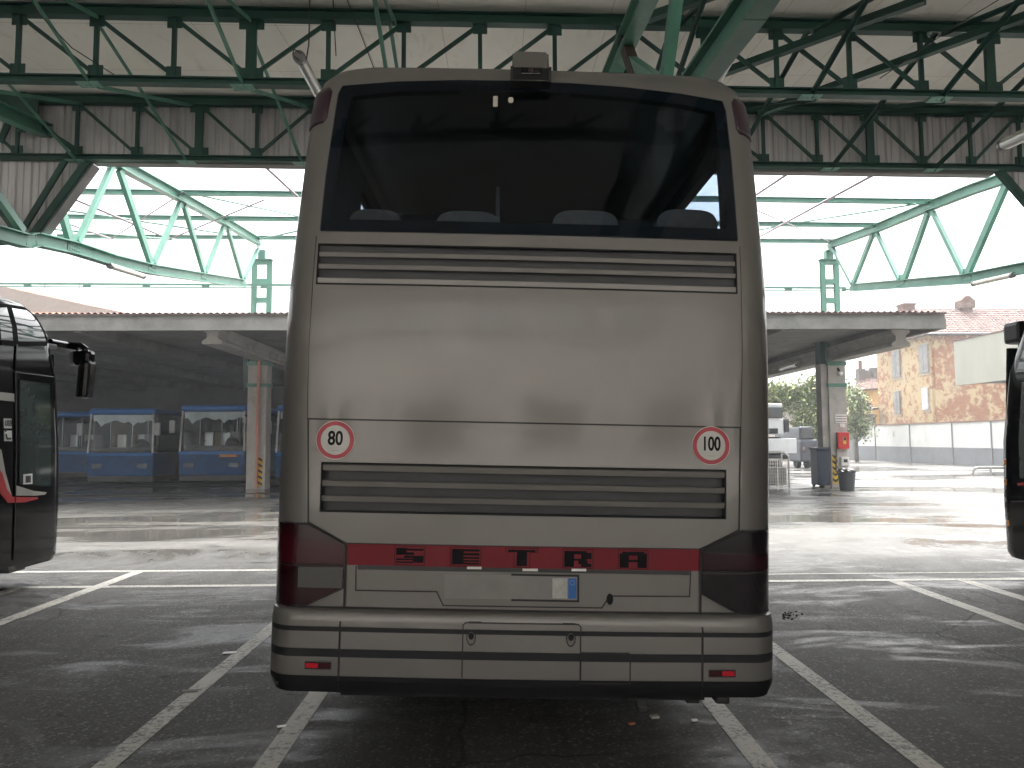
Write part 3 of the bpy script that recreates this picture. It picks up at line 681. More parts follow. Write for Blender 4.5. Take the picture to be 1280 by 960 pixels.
# ================================================================== NEAR CANOPY (steel, over the camera)
CAN=empty('bus_canopy',(0,13.7,0)); CO=Vector((0,13.7,0))
tag(CAN,'high canopy of green steel trusses under a cream roof deck above the coach','canopy')
TH=.02; cU=Vector((math.cos(TH),math.sin(TH),0)); cV=Vector((-math.sin(TH),math.cos(TH),0))
def hv(px,py,V): return hit(px,py,cV*V,cV)
V1,V2=10.3,13.7
def tpt(px,yl,yr,V):
    "point on truss chord whose image line runs from (0,yl) to (1280,yr)"
    return hv(px,yl+(yr-yl)*px/1280,V)
def ext(a,b,L0,L1):
    d=(b-a).normalized(); return a-d*L0,b+d*L1
def truss(V,top,bot,posts,diags,thick,mats,wl=14,wr=14,hc=.16,dv=Vector((0,0,0)),name='truss'):
    a,b=hv(0,top[0],V)+dv,hv(1280,top[1],V)+dv; A,B=ext(a,b,wl,wr)
    c,d=hv(0,bot[0],V)+dv,hv(1280,bot[1],V)+dv; C_,D=ext(c,d,wl,wr)
    s=MB(); s.ibeam(A,B,.14,hc)
    root=s.build(name,mats[0],CAN,CO)
    s=MB(); s.ibeam(C_,D,.14,.10); s.build('bottom_chord',mats[0],root,CO)
    tp={};bp={}
    def onl(P,Q,px):
        # point of line PQ seen at column px
        n=R2*FP-Vector(Fw)*(px-640); n2=n  # plane through camera containing column px
        k=(CP-P).dot(n2)/(Q-P).dot(n2); return P+(Q-P)*k
    # posts in view + extrapolated ones
    U=[(onl(a-dv,b-dv,p)).dot(cU) for p in posts]
    sp=(U[-1]-U[0])/(len(U)-1)
    full=[(U[0]-sp*k,None) for k in range(int(wl/sp)-1,0,-1)]+[(u,i) for i,u in enumerate(U)]+[(U[-1]+sp*k,None) for k in range(1,int(wr/sp)-1)]
    def tat(u):  # point on top chord by U
        k=(u-a.dot(cU))/((b-a).dot(cU)); return a+(b-a)*k
    def bat(u):
        k=(u-c.dot(cU))/((d-c).dot(cU)); return c+(d-c)*k
    off=sum(1 for x in full if x[1] is None and x[0]<U[0])
    for j,(u,i) in enumerate(full):
        w_=.14 if (i in thick) else .058
        T,B_=tat(u),bat(u)
        s=MB(); s.bar(B_+Vector((0,0,.04)),T-Vector((0,0,.06)),w_,.05,cV); s.build('post',mats[0],root,CO)
        for P,sgn in ((T,-1),(B_,1)):
            s=MB(); s.box(P+Vector((0,0,sgn*.13)),(.20 if i not in thick else .34,.014,.16),Matrix((cU,cV,Vector((0,0,1)))).transposed()); s.build('gusset_plate',mats[0],root,CO)
    for j in range(len(full)-1):
        k=j-off; dr=diags(k)
        u0,u1=full[j][0],full[j+1][0]
        if dr>0: P,Q=tat(u0)-Vector((0,0,.14))+cU*.08,bat(u1)+Vector((0,0,.14))-cU*.08
        else: P,Q=bat(u0)+Vector((0,0,.14))+cU*.08,tat(u1)-Vector((0,0,.14))-cU*.08
        s=MB(); s.bar(P,Q,.055,.03,cV); s.build('diagonal',mats[0],root,CO)
    return dict(root=root,t=tat,b=bat,U=[f[0] for f in full])
P1=[25,122,219,315,411,505,600,693,785,878,969,1060,1149,1235]
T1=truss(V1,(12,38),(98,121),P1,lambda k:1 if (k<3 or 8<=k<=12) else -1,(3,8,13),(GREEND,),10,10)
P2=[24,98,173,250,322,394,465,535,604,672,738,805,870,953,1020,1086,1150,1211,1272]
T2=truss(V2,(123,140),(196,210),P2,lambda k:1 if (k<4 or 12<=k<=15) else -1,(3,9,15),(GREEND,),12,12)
# trusses overhead and behind the camera: copies of the first, stepped back by the bay
for k in range(1,6):
    c=copy_tree(T1['root'],CAN); c.location=Vector(c.location)-cV*3.4*k-Vector((0,0,.05*k))
# roof deck
def zt(u,V): 
    z1=T1['t'](u).z; z2=T2['t'](u).z; return z1+(z2-z1)*(V-V1)/(V2-V1)+.12
def deckmat():
    m,nt,b=nm('cream_deck')
    g=nt.nodes.new('ShaderNodeNewGeometry'); sx=nt.nodes.new('ShaderNodeSeparateXYZ'); nt.links.new(g.outputs['Position'],sx.inputs[0])
    f=noise(nt,.8,6,.65,(1,.4,1)); c=ramp(nt,f,[(.3,(.79,.75,.68)),(.7,(.90,.875,.82))])
    f2=noise(nt,2.5,8,.75,(1.6,.5,1),dist=.6); c=mixc(nt,ramp(nt,f2,[(.56,0),(.75,.45)]),c,(.36,.29,.21))
    for ax,per in ((0,1.2),(1,1.7)):
        k=math_(nt,'FRACT',math_(nt,'MULTIPLY',math_(nt,'ADD',sx.outputs[ax],200),1/per))
        ln=math_(nt,'LESS_THAN',k,.008/per if ax==0 else .006); c=mixc(nt,math_(nt,'MULTIPLY',ln,.6),c,(.2,.17,.13))
    sp=noise(nt,9,3,.5); c=mixc(nt,ramp(nt,sp,[(.74,0),(.78,.6)]),c,(.2,.14,.09))
    nt.links.new(c,b.inputs['Base Color']); b.inputs['Roughness'].default_value=.7; bump(nt,b,f2,.15,.01); return m
DECK=deckmat()
vs=[];US=(-26,-12,-2,10,32); VS=(-9.6,-4,4,V1,V2+.25)
s=MB(); n=len(US)
for dz in (0,.14):
    for V in VS:
        for u in US: vs.append(cU*u+cV*V+Vector((0,0,zt(u,V)+dz)))
fs=[];K=n*len(VS)
for i in range(len(VS)-1):
    for j in range(n-1):
        a=i*n+j; fs+=[(a,a+1,a+n+1,a+n),(K+a,K+a+n,K+a+n+1,K+a+1)]
for j in range(n-1): fs+=[(j,K+j,K+j+1,j+1),((len(VS)-1)*n+j,(len(VS)-1)*n+j+1,K+(len(VS)-1)*n+j+1,K+(len(VS)-1)*n+j)]
for i in range(len(VS)-1): fs+=[(i*n,(i+1)*n,K+(i+1)*n,K+i*n),(i*n+n-1,K+i*n+n-1,K+(i+1)*n+n-1,(i+1)*n+n-1)]
s.add(vs,fs); s.build('roof_deck',DECK,CAN,CO)
# main cantilever trusses: planes X = XL, XC, XR
XL,XR=-8.13,11.4; XC=1.62
def px2(X,l): return [hx(x,y,X) for x,y in l]
# fascia of ribbed sheet behind the second truss, dropping to each main truss
FV=V2+.16
def up_(p): return p.dot(cU)
pa=hv(116,199,FV); pb=hv(41,300,FV); pc=hv(18,303,FV); pd=hv(-12,283,FV)
zbl=pa.z; uL=up_(hx(30,300,XL))
profile=[(up_(pc)-(up_(pa)-up_(pc))-.2,zbl),(up_(pc)-.25,pc.z),(up_(pb),pb.z),(up_(pa),zbl)]
ztop=7.35
def zb_at(u):
    base=hv(0,199,FV).z+(hv(1280,216,FV).z-hv(0,199,FV).z)*(u-up_(hv(0,199,FV)))/(up_(hv(1280,216,FV))-up_(hv(0,199,FV)))
    z=base
    for X in (XL,XC,XR):
        d=u-(X-XL)
        pr=profile
        if pr[0][0]<d<pr[3][0]:
            if d<pr[1][0]: zz=zbl+(pr[1][1]-zbl)*(d-pr[0][0])/(pr[1][0]-pr[0][0])
            elif d<pr[2][0]: zz=pr[1][1]+(pr[2][1]-pr[1][1])*(d-pr[1][0])/(pr[2][0]-pr[1][0])
            else: zz=pr[2][1]+(zbl-pr[2][1])*(d-pr[2][0])/(pr[3][0]-pr[2][0])
            z=min(z,zz)
    return z
FASC=mat('ribbed_sheet',(.50,.49,.50),.6,.0,.12,1.2,dirt=((.2,.19,.19),.52,.5),stretch=(3,3,.4))
s=MB(); vs=[]; u=-26; per=.27; pat=[(0,0),(.06,0),(.085,.035),(.13,.035),(.155,0),(.20,0),(.212,.012),(.235,.012),(.247,0)]
us=[]
while u<32:
    for du,dv in pat: us.append((u+du,dv))
    u+=per
for u,dv in us:
    for z in (zb_at(u),zt(u,FV)-.02):
        for th in (0,.004): vs.append(cU*u+cV*(FV+dv+th)+Vector((0,0,z)))
fs=[]
for i in range(len(us)-1):
    a=4*i; b=a+4; fs+=[(a,b,b+2,a+2),(a+1,a+3,b+3,b+1),(a,a+1,b+1,b)]
s.add(vs,fs); s.build('ribbed_fascia',FASC,CAN,CO)
# edge trim
TRIM=mat('trim_grey',(.16,.16,.155),.5,.2,.2,2)
def trimline(pts,w_=.12,h=.10,m=GREEND,name='fascia_trim',dv=0):
    s=MB()
    for a,b in zip(pts[:-1],pts[1:]): s.bar(a,b,w_,h,cV)
    return s.build(name,m,CAN,CO)
for X in (XL,XC,XR):
    dX=X-XL; P=[cU*(u+dX)+cV*(FV-.06)+Vector((0,0,z)) for u,z in profile]
    trimline([P[0],P[1]],.12,.12); trimline([P[1],P[2]],.12,.12,name='fascia_trim'); trimline([P[2],P[3]],.12,.12)
    Q=[p+Vector((0,0,-.10))+cU*.03+cV*.12 for p in P]; trimline([Q[2],Q[3]],.035,.25,TRIM,'fascia_edge')
    # bars seen on the inside of the drop
    for (p,q) in (((38,150),(95,186)),((88,190),(30,285)),((0,178),(22,128)),((0,262),(20,290)),((30,110),(30,160))):
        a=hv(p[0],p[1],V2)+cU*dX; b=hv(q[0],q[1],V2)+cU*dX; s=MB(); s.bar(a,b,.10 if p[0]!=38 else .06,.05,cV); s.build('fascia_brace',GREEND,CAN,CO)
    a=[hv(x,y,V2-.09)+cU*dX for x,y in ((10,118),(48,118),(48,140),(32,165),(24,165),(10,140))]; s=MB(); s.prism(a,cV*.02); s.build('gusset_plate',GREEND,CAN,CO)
g0=[(profile[3][0]+(XC-XL)*k if k<2 else 0) for k in range(2)]
def baseline(u0,u1):
    P=[cU*u+cV*(FV+.04)+Vector((0,0,zb_at(u)-.03)) for u in (u0,u1)]; s=MB(); s.bar(P[0],P[1],.20,.07,(0,0,1)); s.build('fascia_edge',TRIM,CAN,CO)
for k,(XA,XB) in enumerate(((XL,XC),(XC,XR))):
    baseline(profile[3][0]+XA-XL+.02,profile[0][0]+XB-XL-.02)
# cross bracing between neighbouring trusses
def angle_bar(P,Q,name,m=GREEN,w_=.055,par=CAN):
    s=MB(); c,M_,L=s.frame(P,Q); s.box(c,(w_,L,.008),M_); s.box(c+M_@Vector((w_/2-.004,0,-w_/2)),(.008,L,w_),M_)
    return s.build(name,m,par,CO)
nodesL=[(-5.25,),(-3.28,),(-1.27,)]
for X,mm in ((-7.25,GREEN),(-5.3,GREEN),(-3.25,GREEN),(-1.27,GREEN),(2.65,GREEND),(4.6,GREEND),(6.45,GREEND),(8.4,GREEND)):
    for k in range(0,2):
        Va,Vb=(V1-3.4*(1-k)),(V1 if k==0 else V2)
        ua=X; 
        ta=T1['t'](ua) if k else T1['t'](ua)-cV*3.4; ba=T1['b'](ua) if k else T1['b'](ua)-cV*3.4
        tb=(T2['t'](ua) if k else T1['t'](ua)); bb=(T2['b'](ua) if k else T1['b'](ua))
        angle_bar(ta+Vector((0,0,-.05)),bb+Vector((0,0,-.04)),'sway_brace',mm); angle_bar(ba+Vector((0,0,-.06))+cU*.07,tb+Vector((0,0,-.06))+cU*.07,'sway_brace',mm)
    for B_ in (T1['b'](X),T2['b'](X)):
        s=MB(); s.box(B_+Vector((0,0,-.065)),(.30,.18,.012)); 
        for i in range(4): s.tube(B_+Vector((-.1+.066*i,.0,-.085)),B_+Vector((-.1+.066*i,.0,-.06)),.014,6)
        s.build('brace_plate',mat('plate_pale_green',(.16,.30,.25),.6),CAN,CO)
# roof plane diagonals on the right
for p,q in (((1156,-1),(1053,33)),((1053,33),(906,88)),((1300,16),(1227,42)),((1227,42),(1060,101))):
    def rp(pt,D): return hy(pt[0],pt[1],D)
D_=lambda X:None
def rz(px,py,z): return hz(px,py,z)
for p,q in (((1156,-1),(780,136)),((1300,14),(950,141)),((790,30),(905,-12))):
    z=7.02; a=rz(p[0],p[1],z); b=rz(q[0],q[1],z); 
    s=MB(); s.bar(a,b,.11,.10); s.build('wind_brace',GREEND,CAN,CO)
# main trusses inside the canopy
def mainchords(X,full):
    root=None
    topin=[(X,-3.0,5.35),(X,4.0,5.95),(X,8.2,6.45),(X,10.3,6.75),(X,12.7,7.1)]
    botin=[(X,-3,4.25),(X,4.6,4.38),(X,6.1,4.55),(X,9.5,4.8),(X,13.2,5.12)]
    tl=[hx(x,y,XL) for x,y in ((138,197),(166,214),(227,247),(281,277),(323,302))]
    bl_=[hx(x,y,XL) for x,y in ((44,299),(92,310),(142,326),(190,337),(255,347),(304,354))]
    tr=[hx(x,y,XR) for x,y in ((1280,214.5),(1263.6,220.6),(1217,236),(1161,258),(1094,286),(1038,306))]
    br=[hx(x,y,XR) for x,y in ((1300,332),(1280,335),(1207.5,348.6),(1125.5,355),(1066.7,359.5))]
    if X==XL: T_,B_=tl,bl_
    elif X==XR: T_,B_=tr,br
    else: T_=[Vector((XC,p.y,p.z)) for p in tl]; B_=[Vector((XC,p.y,p.z)) for p in bl_]
    return topin,botin,T_,B_
def mt(X,T_,B_,webs,topin,botin,win,mA,lab=None):
    s=MB()
    pts=[Vector(p) for p in topin]+T_
    pts=[pts[0]]+[p for i,p in enumerate(pts[1:]) if p.y>pts[0].y]
    for a,b in zip(pts[:-1],pts[1:]): s.ibeam(a,b,.20,.24,t=.022)
    root=s.build('cantilever_truss',mA,CAN,CO)
    s=MB(); pts=[Vector(p) for p in botin]+[p for p in B_ if p.y>botin[-1][1]+.1]
    for a,b in zip(pts[:-1],pts[1:]): s.ibeam(a,b,.22 if topin[0][0]!=XC else .15,.24,t=.022)
    s.build('bottom_chord',mA,root,CO)
    for p,q,w_ in webs:
        s=MB(); s.bar(p,q,w_,.10,(1,0,0)); s.build('web_member',mA,root,CO)
    return root
def gus(root,P,sgn,m,w_=.42,h=.26):
    s=MB(); s.prism([P+Vector((0,-w_/2,sgn*.05)),P+Vector((0,w_/2,sgn*.05)),P+Vector((0,w_*.28,sgn*h)),P+Vector((0,-w_*.28,sgn*h))],(.016,0,0)); s.build('gusset_plate',m,root,CO)
def bolts(root,P,m,n=5):
    s=MB(); sg_=1 if P.x<0 else -1; s.box(P+Vector((sg_*.016,0,0)),(.008,.46,.16))
    for i in range(n):
        for dz in (-.04,.04):
            s.tube(P+Vector((sg_*.012,-.16+.08*i,dz)),P+Vector((sg_*.032,-.16+.08*i,dz)),.014,6)
    s.build('bolted_plate',GREEN,root,CO)
def nearest(l): return l
# left
def W_(X,p,q,w_): return (hx(p[0],p[1],X),hx(q[0],q[1],X),w_)
websL=[W_(XL,(70,240),(88,302),.17),W_(XL,(97,303),(141,206),.11),W_(XL,(149,212),(189,331),.17),W_(XL,(192,330),(225,254),.11),W_(XL,(230,257),(255,341),.15),W_(XL,(257,341),(279,284),.10),W_(XL,(284,284),(303,350),.13),W_(XL,(305,348),(322,312),.10)]
websR=[W_(XR,(1041,310),(1065,355),.10),W_(XR,(1067,354),(1091,293),.15),W_(XR,(1096,291),(1124,350),.10),W_(XR,(1130,351),(1160,266),.17),W_(XR,(1166,265),(1204,343),.11),W_(XR,(1210,341),(1259,228),.18),W_(XR,(1268,224),(1300,285),.11)]
def inweb(X,seq):
    return [(Vector((X,)+a),Vector((X,)+b),w_) for a,b,w_ in seq]
INS=[((9.6,6.6),(6.6,4.65),.16),((6.5,4.7),(5.9,6.1),.2),((5.8,6.1),(3.2,4.45),.16),((9.9,6.5),(12.9,5.15),.14)]
INP=[((12.9,5.2),(10.4,6.7),.16)]
tI,bI,T_,B_=mainchords(XL,1); ti2=[(XL,10.4,6.85),(XL,12.7,7.05)]
rL=mt(XL,T_,B_,websL+inweb(XL,[((10.6,6.7),(13.1,5.25),.13)]),[(XL,y,z) for _,y,z in tI],[(XL,y,z-.02) for _,y,z in bI],None,GREEN)
for p in (T_[0],T_[2],T_[3],T_[4]): gus(rL,p,-1,GREEN); bolts(rL,p,GREEN)
for p in (B_[1],B_[3],B_[4],B_[5]): gus(rL,p,1,GREEN); bolts(rL,p,GREEN)
tI,bI,T_,B_=mainchords(XR,1)
T_=T_[::1]; 
rR=mt(XR,T_,sorted(B_,key=lambda p:p.y),websR,[(XR,y,z) for _,y,z in tI],[(XR,y,z) for _,y,z in bI],None,GREEN)
for p in (T_[1],T_[3],T_[4],T_[5]): gus(rR,p,-1,GREEN); bolts(rR,p,GREEN)
for p in (B_[2],B_[3],B_[4]): gus(rR,p,1,GREEN); bolts(rR,p,GREEN)
tI,bI,T_,B_=mainchords(XC,1)
wC=[(Vector((XC,a.y,a.z)),Vector((XC,b.y,b.z)),w_) for a,b,w_ in websL[1:]]
# central one: pieces seen against the deck
cw=[(hx(846,-5,XC),hx(831,110,XC),.15)]
rC=mt(XC,T_,B_,wC+cw+inweb(XC,INS[:1]),[(XC,y,z) for _,y,z in tI],[(XC,y,z) for _,y,z in bI],None,GREEN)
a,b=hx(779,48,XC),hx(800,108,XC); s=MB(); s.bar(a,b,.16,.12,(1,0,0)); s.build('rusty_strut',mat('brown_rust',(.05,.035,.028),.7),CAN,CO)
# purlins, ties and rail of the open bay
def pur(p,q,D,w_=.12,h=.12,name='purlin',m=GREEN,D2=None):
    a=hy(p[0],p[1],D); b=hy(q[0],q[1],D2 or D); s=MB(); s.bar(a,b,w_,h); return s.build(name,m,CAN,CO)
TLz={}
for (pl,pr_) in (((227,241),(1161,252)),((281,273),(1094,281.5)),((323,297),(1038,301.5))):
    a=hx(pl[0],pl[1],XL); b=hx(pr_[0],pr_[1],XR); a2=a+(a-b)*.35; s=MB(); s.ibeam(a2,b+(b-a)*.02,.12,.13); s.build('purlin',GREEN,CAN,CO)
a=hy(-40,354.3,25.9); b=hy(1057,360,25.9)
s=MB(); s.bar(a,b,.10,.06); s.bar(a+Vector((0,0,-.10)),b+Vector((0,0,-.10)),.03,.035); 
for i in range(16):
    q=a+(b-a)*(i/15); s.box(q+Vector((0,0,-.05)),(.25,.05,.06))
s.build('rail',GREEN,CAN,CO)
TIE=mat('tie_rod_grey',(.16,.13,.15),.5,.3,.2,3)
for p,q,pa_,pb_,r_ in (((86,246),(212,299),16,22,.028),((212,299),(330,250),22,19,.02),((140,298),(230,240),25,19,.02),((64,272),(140,299),18,25,.028),
    ((326,203),(372,246),15,18,.03),((991,213),(940,247),14,17,.028),((1100,214),(946,298),14,24,.03),((944,262),(1036,302),19,25.5,.02)):
    a=hy(p[0],p[1],pa_); b=hy(q[0],q[1],pb_); s=MB(); s.tube(a,b,r_,6); s.build('tie_rod',TIE,CAN,CO)
for p,q,pa_,pb_ in (((245,243),(372,270),19.5,24),((78,262),(280,292),20,24),((60,286),(220,300),22,25),((1145,255),(1000,278),19.5,24),((1000,278),(946,288),24,25.5),((326,299),(375,288),25.5,24)):
    a=hy(p[0],p[1],pa_); b=hy(q[0],q[1],pb_); s=MB(); s.tube(a,b,.03,6); s.build('tie_rod',GREEN,CAN,CO)

# fluorescent tubes hung from the canopy
TUBE=mat('tube_cover',(.55,.52,.45),.25,0,.08,4)
def tubelamp(p0,p1,r,label,cable=None,flat=False):
    c=(p0+p1)/2; root=empty('tube_lamp',c); tag(root,label,'lamp',None)
    s=MB(); s.tube(p0,p1,r,14); s.build('diffuser',TUBE,root,c)
    d=(p1-p0).normalized(); s=MB(); s.tube(p0-d*.05,p0+d*.02,r*1.08,14); s.build('end_cap',mat('cap_grey',(.12,.12,.12),.5),root,c); s=MB(); s.tube(p1-d*.02,p1+d*.05,r*1.08,14); s.build('end_cap',MC['cap_grey'],root,c)
    s=MB(); s.tube(p0+Vector((0,0,r*.5)),p1+Vector((0,0,r*.5)),r*.55,8); s.build('gear_tray',MC['cap_grey'],root,c)
    return root,c
a,b=hy(375,73,6.4),hy(402,124,7.6)
r_,c=tubelamp(a,b,.05,'slim unlit tube lamp hanging on a cable left of the coach roof')
s=MB(); k=hy(377,75,6.35); s.path([k+Vector((-.02,0,.0)),k+Vector((-.07,-.02,.03)),k+Vector((-.06,-.03,.08)),k+Vector((0,-.02,.05))],.005,6); q=hy(388,-30,6.3); s.path([k+Vector((.04,0,-.0)),hy(386,55,6.35),q],.006,6); s.build('cable',BLACK,r_,c)
a,b=hy(955,-6,5.1),hy(893,104,6.35)
tubelamp(a,b,.05,'tube lamp fixed along the big green beam right of the coach roof')
a,b=hy(1256,180,6.0),hy(1330,146,5.0)
tubelamp(a,b,.05,'tube lamp at the right edge of the photo below the ribbed fascia')
a,b=hx(138,332.5,XL+.1),hx(178,345,XL+.1)
tubelamp(a,b,.06,'tube lamp under the bottom chord of the left cantilever truss')
a,b=hx(1218,354.5,XR-.1),hx(1265,344,XR-.1)
tubelamp(a,b,.06,'tube lamp under the bottom chord of the right cantilever truss')
CABG='thin cables hanging from the roof deck'
for pts,D,lab in (([(416,-5),(420,70)],8.5,'thin straight dark cable hanging above the left of the coach roof'),([(432,-5),(452,45),(470,92)],8.5,'thin slanting dark cable hanging above the coach roof, right of the straight one'),([(1256,-5),(1190,35),(1100,98)],8.0,'thin sagging dark cable at upper right in front of the roof deck'),([(40,8),(90,60),(142,93)],8.2,'thin dark cable sagging at upper left in front of the roof deck')):
    s=MB(); P=[hy(x,y,D) for x,y in pts]; s.path(P,.006,5); o=s.build('hanging_cable',BLACK,None,P[-1]); tag(o,lab,'cable',CABG)

# ================================================================== FAR COLUMNS
def column(pxl,pxr,D,X,lab,right=False):
    cl=hy(pxl,610,D); cr=hy(pxr,610,D); wd=cr.x-cl.x; cx=(cl.x+cr.x)/2
    root=empty('canopy_column',(cx,D,0)); tag(root,lab,'column',None); O=Vector((cx,D,0))
    zc=hy(cx,470,D).z
    z0=hy((pxl+pxr)/2,483,D).z; z1=hy((pxl+pxr)/2,454,D).z
    s=MB(); s.bx((cx-wd/2,D,0),(cx+wd/2,D+.6,z1),bev=.02)
    if right: s.bx((cx-wd/2-.22,D+.08,0),(cx-wd/2+.01,D+.5,z1-.02),bev=.015)
    s.build('concrete_shaft',CONC,root,O)
    for za,zb in ((z0-.02,z0+.10),(z1-.08,z1+.06)):
        s=MB(); s.bx((cx-wd/2-.03,D-.03,za),(cx+wd/2+.03,D+.63,zb)); s.build('steel_collar',GREEN,root,O)
    # lattice head
    zt_=hy((pxl+pxr)/2,323,D).z
    for sx in (-1,1):
        s=MB(); s.ibeam((cx+sx*(wd/2-.06),D+.3,z1),(cx+sx*(wd/2-.06),D+.3,zt_),.16,.14); s.build('lattice_post',GREEN,root,O)
    for zz in (zt_-.06,hy(cx,350,D).z if False else zt_-.75,zt_-1.4,zt_-2.2,zt_-3.0):
        s=MB(); s.bx((cx-wd/2+.14,D+.22,zz-.09),(cx+wd/2-.14,D+.38,zz+.09)); s.build('lattice_rung',GREEN,root,O)
    s=MB(); s.bx((cx-.12,D+.2,zt_),(cx+.12,D+.45,zt_+.35)); s.bx((cx-wd/2-.05,D+.15,zt_),(cx+wd/2+.05,D+.45,zt_+.03)); s.build('bearing',GREEN,root,O)
    if right or True:
        s=MB(); s.bx((cx-wd/2-.20,D+.1,z0-.1),(cx-wd/2-.034,D+.5,z1+1.1)); s.build('steel_bracket',GREEND,root,O)
    # hazard stripes
    hz_=.95; xs=(cx+.14 if not right else cx-.17)
    s=MB(); s.bx((xs-.09,D-.012,.12),(xs+.09,D-.002,hz_+.12)); hp=s.build('hazard_board',mat('hazard_yellow',(.65,.42,.02),.6,0,.15,6),root,O)
    for i in range(5):
        s=MB(); zz=.16+i*.2
        if right: s.prism([(xs-.088,D-.015,zz+.07),(xs,D-.015,zz),(xs+.088,D-.015,zz+.07),(xs+.088,D-.015,zz+.15),(xs,D-.015,zz+.08),(xs-.088,D-.015,zz+.15)],(0,.004,0))
        else: s.prism([(xs-.088,D-.015,zz+.07),(xs+.088,D-.015,zz-.03),(xs+.088,D-.015,zz+.05),(xs-.088,D-.015,zz+.15)],(0,.004,0))
        s.build('black_stripe',BLACK,hp,O)
    return root,O,cx,wd
DL,DR=26.2,25.6
rLc,OL,cxl,wl_=column(307,331,DL,XL,'concrete column with pink downpipe and green lattice top, left of the coach')
rRc,OR,cxr,wr_=column(1040,1062,DR,XR,'concrete column with red hose cabinet and green lattice top, right of the coach',True)
PINK=mat('pink_pipe',(.55,.24,.18),.6,0,.12,3)
pp=[hy(*q,DL-.12) for q in ((277,411),(281,424),(321,446),(324,446),(320,610))]
pp[-1].z=.05; s=MB(); s.path(pp,.055,10); 
for q in pp[1:-1]: s.sphere(q,.06,10)
tag(s.build('downpipe',PINK,None,Vector((cxl,DL,0))),'pink downpipe bending from the concrete beam end down the left column','pipe')
# fixtures on the right column (each could be lifted off)
def onc(px0,py0,px1,py1,d,name,m,lab,cat,bev=.01):
    a=hy(px0,py0,DR-.02-d); b=hy(px1,py1,DR-.02-d); c=Vector(((a.x+b.x)/2,DR-.02,min(a.z,b.z)))
    root=empty(name,c); tag(root,lab,cat); s=MB(); s.bx((a.x,DR-.02-d,b.z),(b.x,DR-.002,a.z),bev=bev); s.build('case',m,root,c); return root,c,a,b
r_,c,a,b=onc(1047.5,540.5,1062,561,.14,'hose_cabinet',mat('cabinet_red',(.55,.02,.02),.4,0,.08,4),'red fire hose cabinet on the right concrete column','cabinet')
s=MB(); q=hy(1054,546,DR-.17); q2=hy(1058,555,DR-.17); s.bx((q.x,DR-.168,q2.z),(q2.x,DR-.158,q.z)); s.build('hose_pictogram',mat('picto_yellow',(.6,.45,.05),.5),r_,c)
s=MB(); s.bx((q.x+.015,DR-.173,q2.z+.12),(q2.x-.01,DR-.166,q.z-.01)); s.build('handle',BLACK,r_,c)
r_,c,a,b=onc(1052,571.5,1062,582,.10,'junction_box',WHITE,'small white electrical box under the red hose cabinet','box')
s=MB(); q=hy(1054.5,574,DR-.12); q2=hy(1059.5,578,DR-.12); s.bx((q.x,DR-.128,q2.z),(q2.x,DR-.118,q.z)); s.build('socket',BLACK,r_,c)
r_,c,a,b=onc(1044,518,1058.5,528.5,.008,'notice',mat('paper_white',(.7,.69,.66),.7,0,.04,4),'white printed notice on the right concrete column above the hose cabinet','notice',0)
s=MB()
for i in range(3):
    zz=a.z-.06-.085*i; s.bx((a.x+.03,DR-.032,zz-.02),(a.x+.24,DR-.027,zz+.012))
s.build('text_lines',mat('ink_grey',(.2,.2,.22),.7),r_,c)
s=MB()
for i in range(3):
    zz=a.z-.06-.085*i; s.bx((a.x+.25,DR-.032,zz-.02),(b.x-.02,DR-.027,zz+.012))
s.build('red_text_lines',mat('ink_red',(.5,.12,.1),.7),r_,c)
r_,c,a,b=onc(1050,529.5,1056.5,534,.008,'notice',MC['paper_white'],'tiny white notice just under the larger printed one on the right column','notice',0)
q=hy(1050,466,DR-.1); root=empty('wall_camera',(q.x,DR-.02,q.z)); tag(root,'small dome camera between the green collars of the right column','camera'); O=Vector((q.x,DR-.02,q.z))
s=MB(); s.sphere(q+Vector((0,0,-.03)),.085,12); s.build('dome',WHITE,root,O); s=MB(); s.tube(q+Vector((-.02,.1,.16)),q+Vector((-.02,0,.05)),.035,8); s.build('bracket',BLACK,root,O)
s=MB(); a=hy(1041.5,475,DR-.05); s.path([hy(1046,543,DR-.05),hy(1045.5,575,DR-.05),hy(1045.5,590,DR-.05)],.022,6); tag(s.build('conduit',MC['cap_grey'],None,Vector((cxr,DR,0))),'thin grey conduit beside the red hose cabinet','pipe')
# waste bin with bag
c=hz(1059,613); c=Vector((c.x,c.y,0)); root=empty('waste_bin',c); tag(root,'grey waste bin with a black bag beside the right concrete column','bin')
BW=.25; s=MB(); s.tube(c,c+Vector((0,0,.58)),.21,20,r1=.265); s.build('tub',mat('bin_grey',(.05,.055,.06),.6),root,c)
s=MB(); s.tube(c+Vector((0,0,.55)),c+Vector((0,0,.60)),.275,20); s.build('rim',MC['bin_grey'],root,c)
bm=bmesh.new(); bmesh.ops.create_uvsphere(bm,u_segments=20,v_segments=10,radius=.28)
for v in bm.verts: v.co=Vector((v.co.x*(1+random.uniform(-.06,.08)),v.co.y*(1+random.uniform(-.06,.08)),.60+v.co.z*.35+random.uniform(-.015,.02)))
obj_from_bm('bin_bag',bm,mat('bag_black',(.012,.012,.013),.25,0,.2,9),root,False)
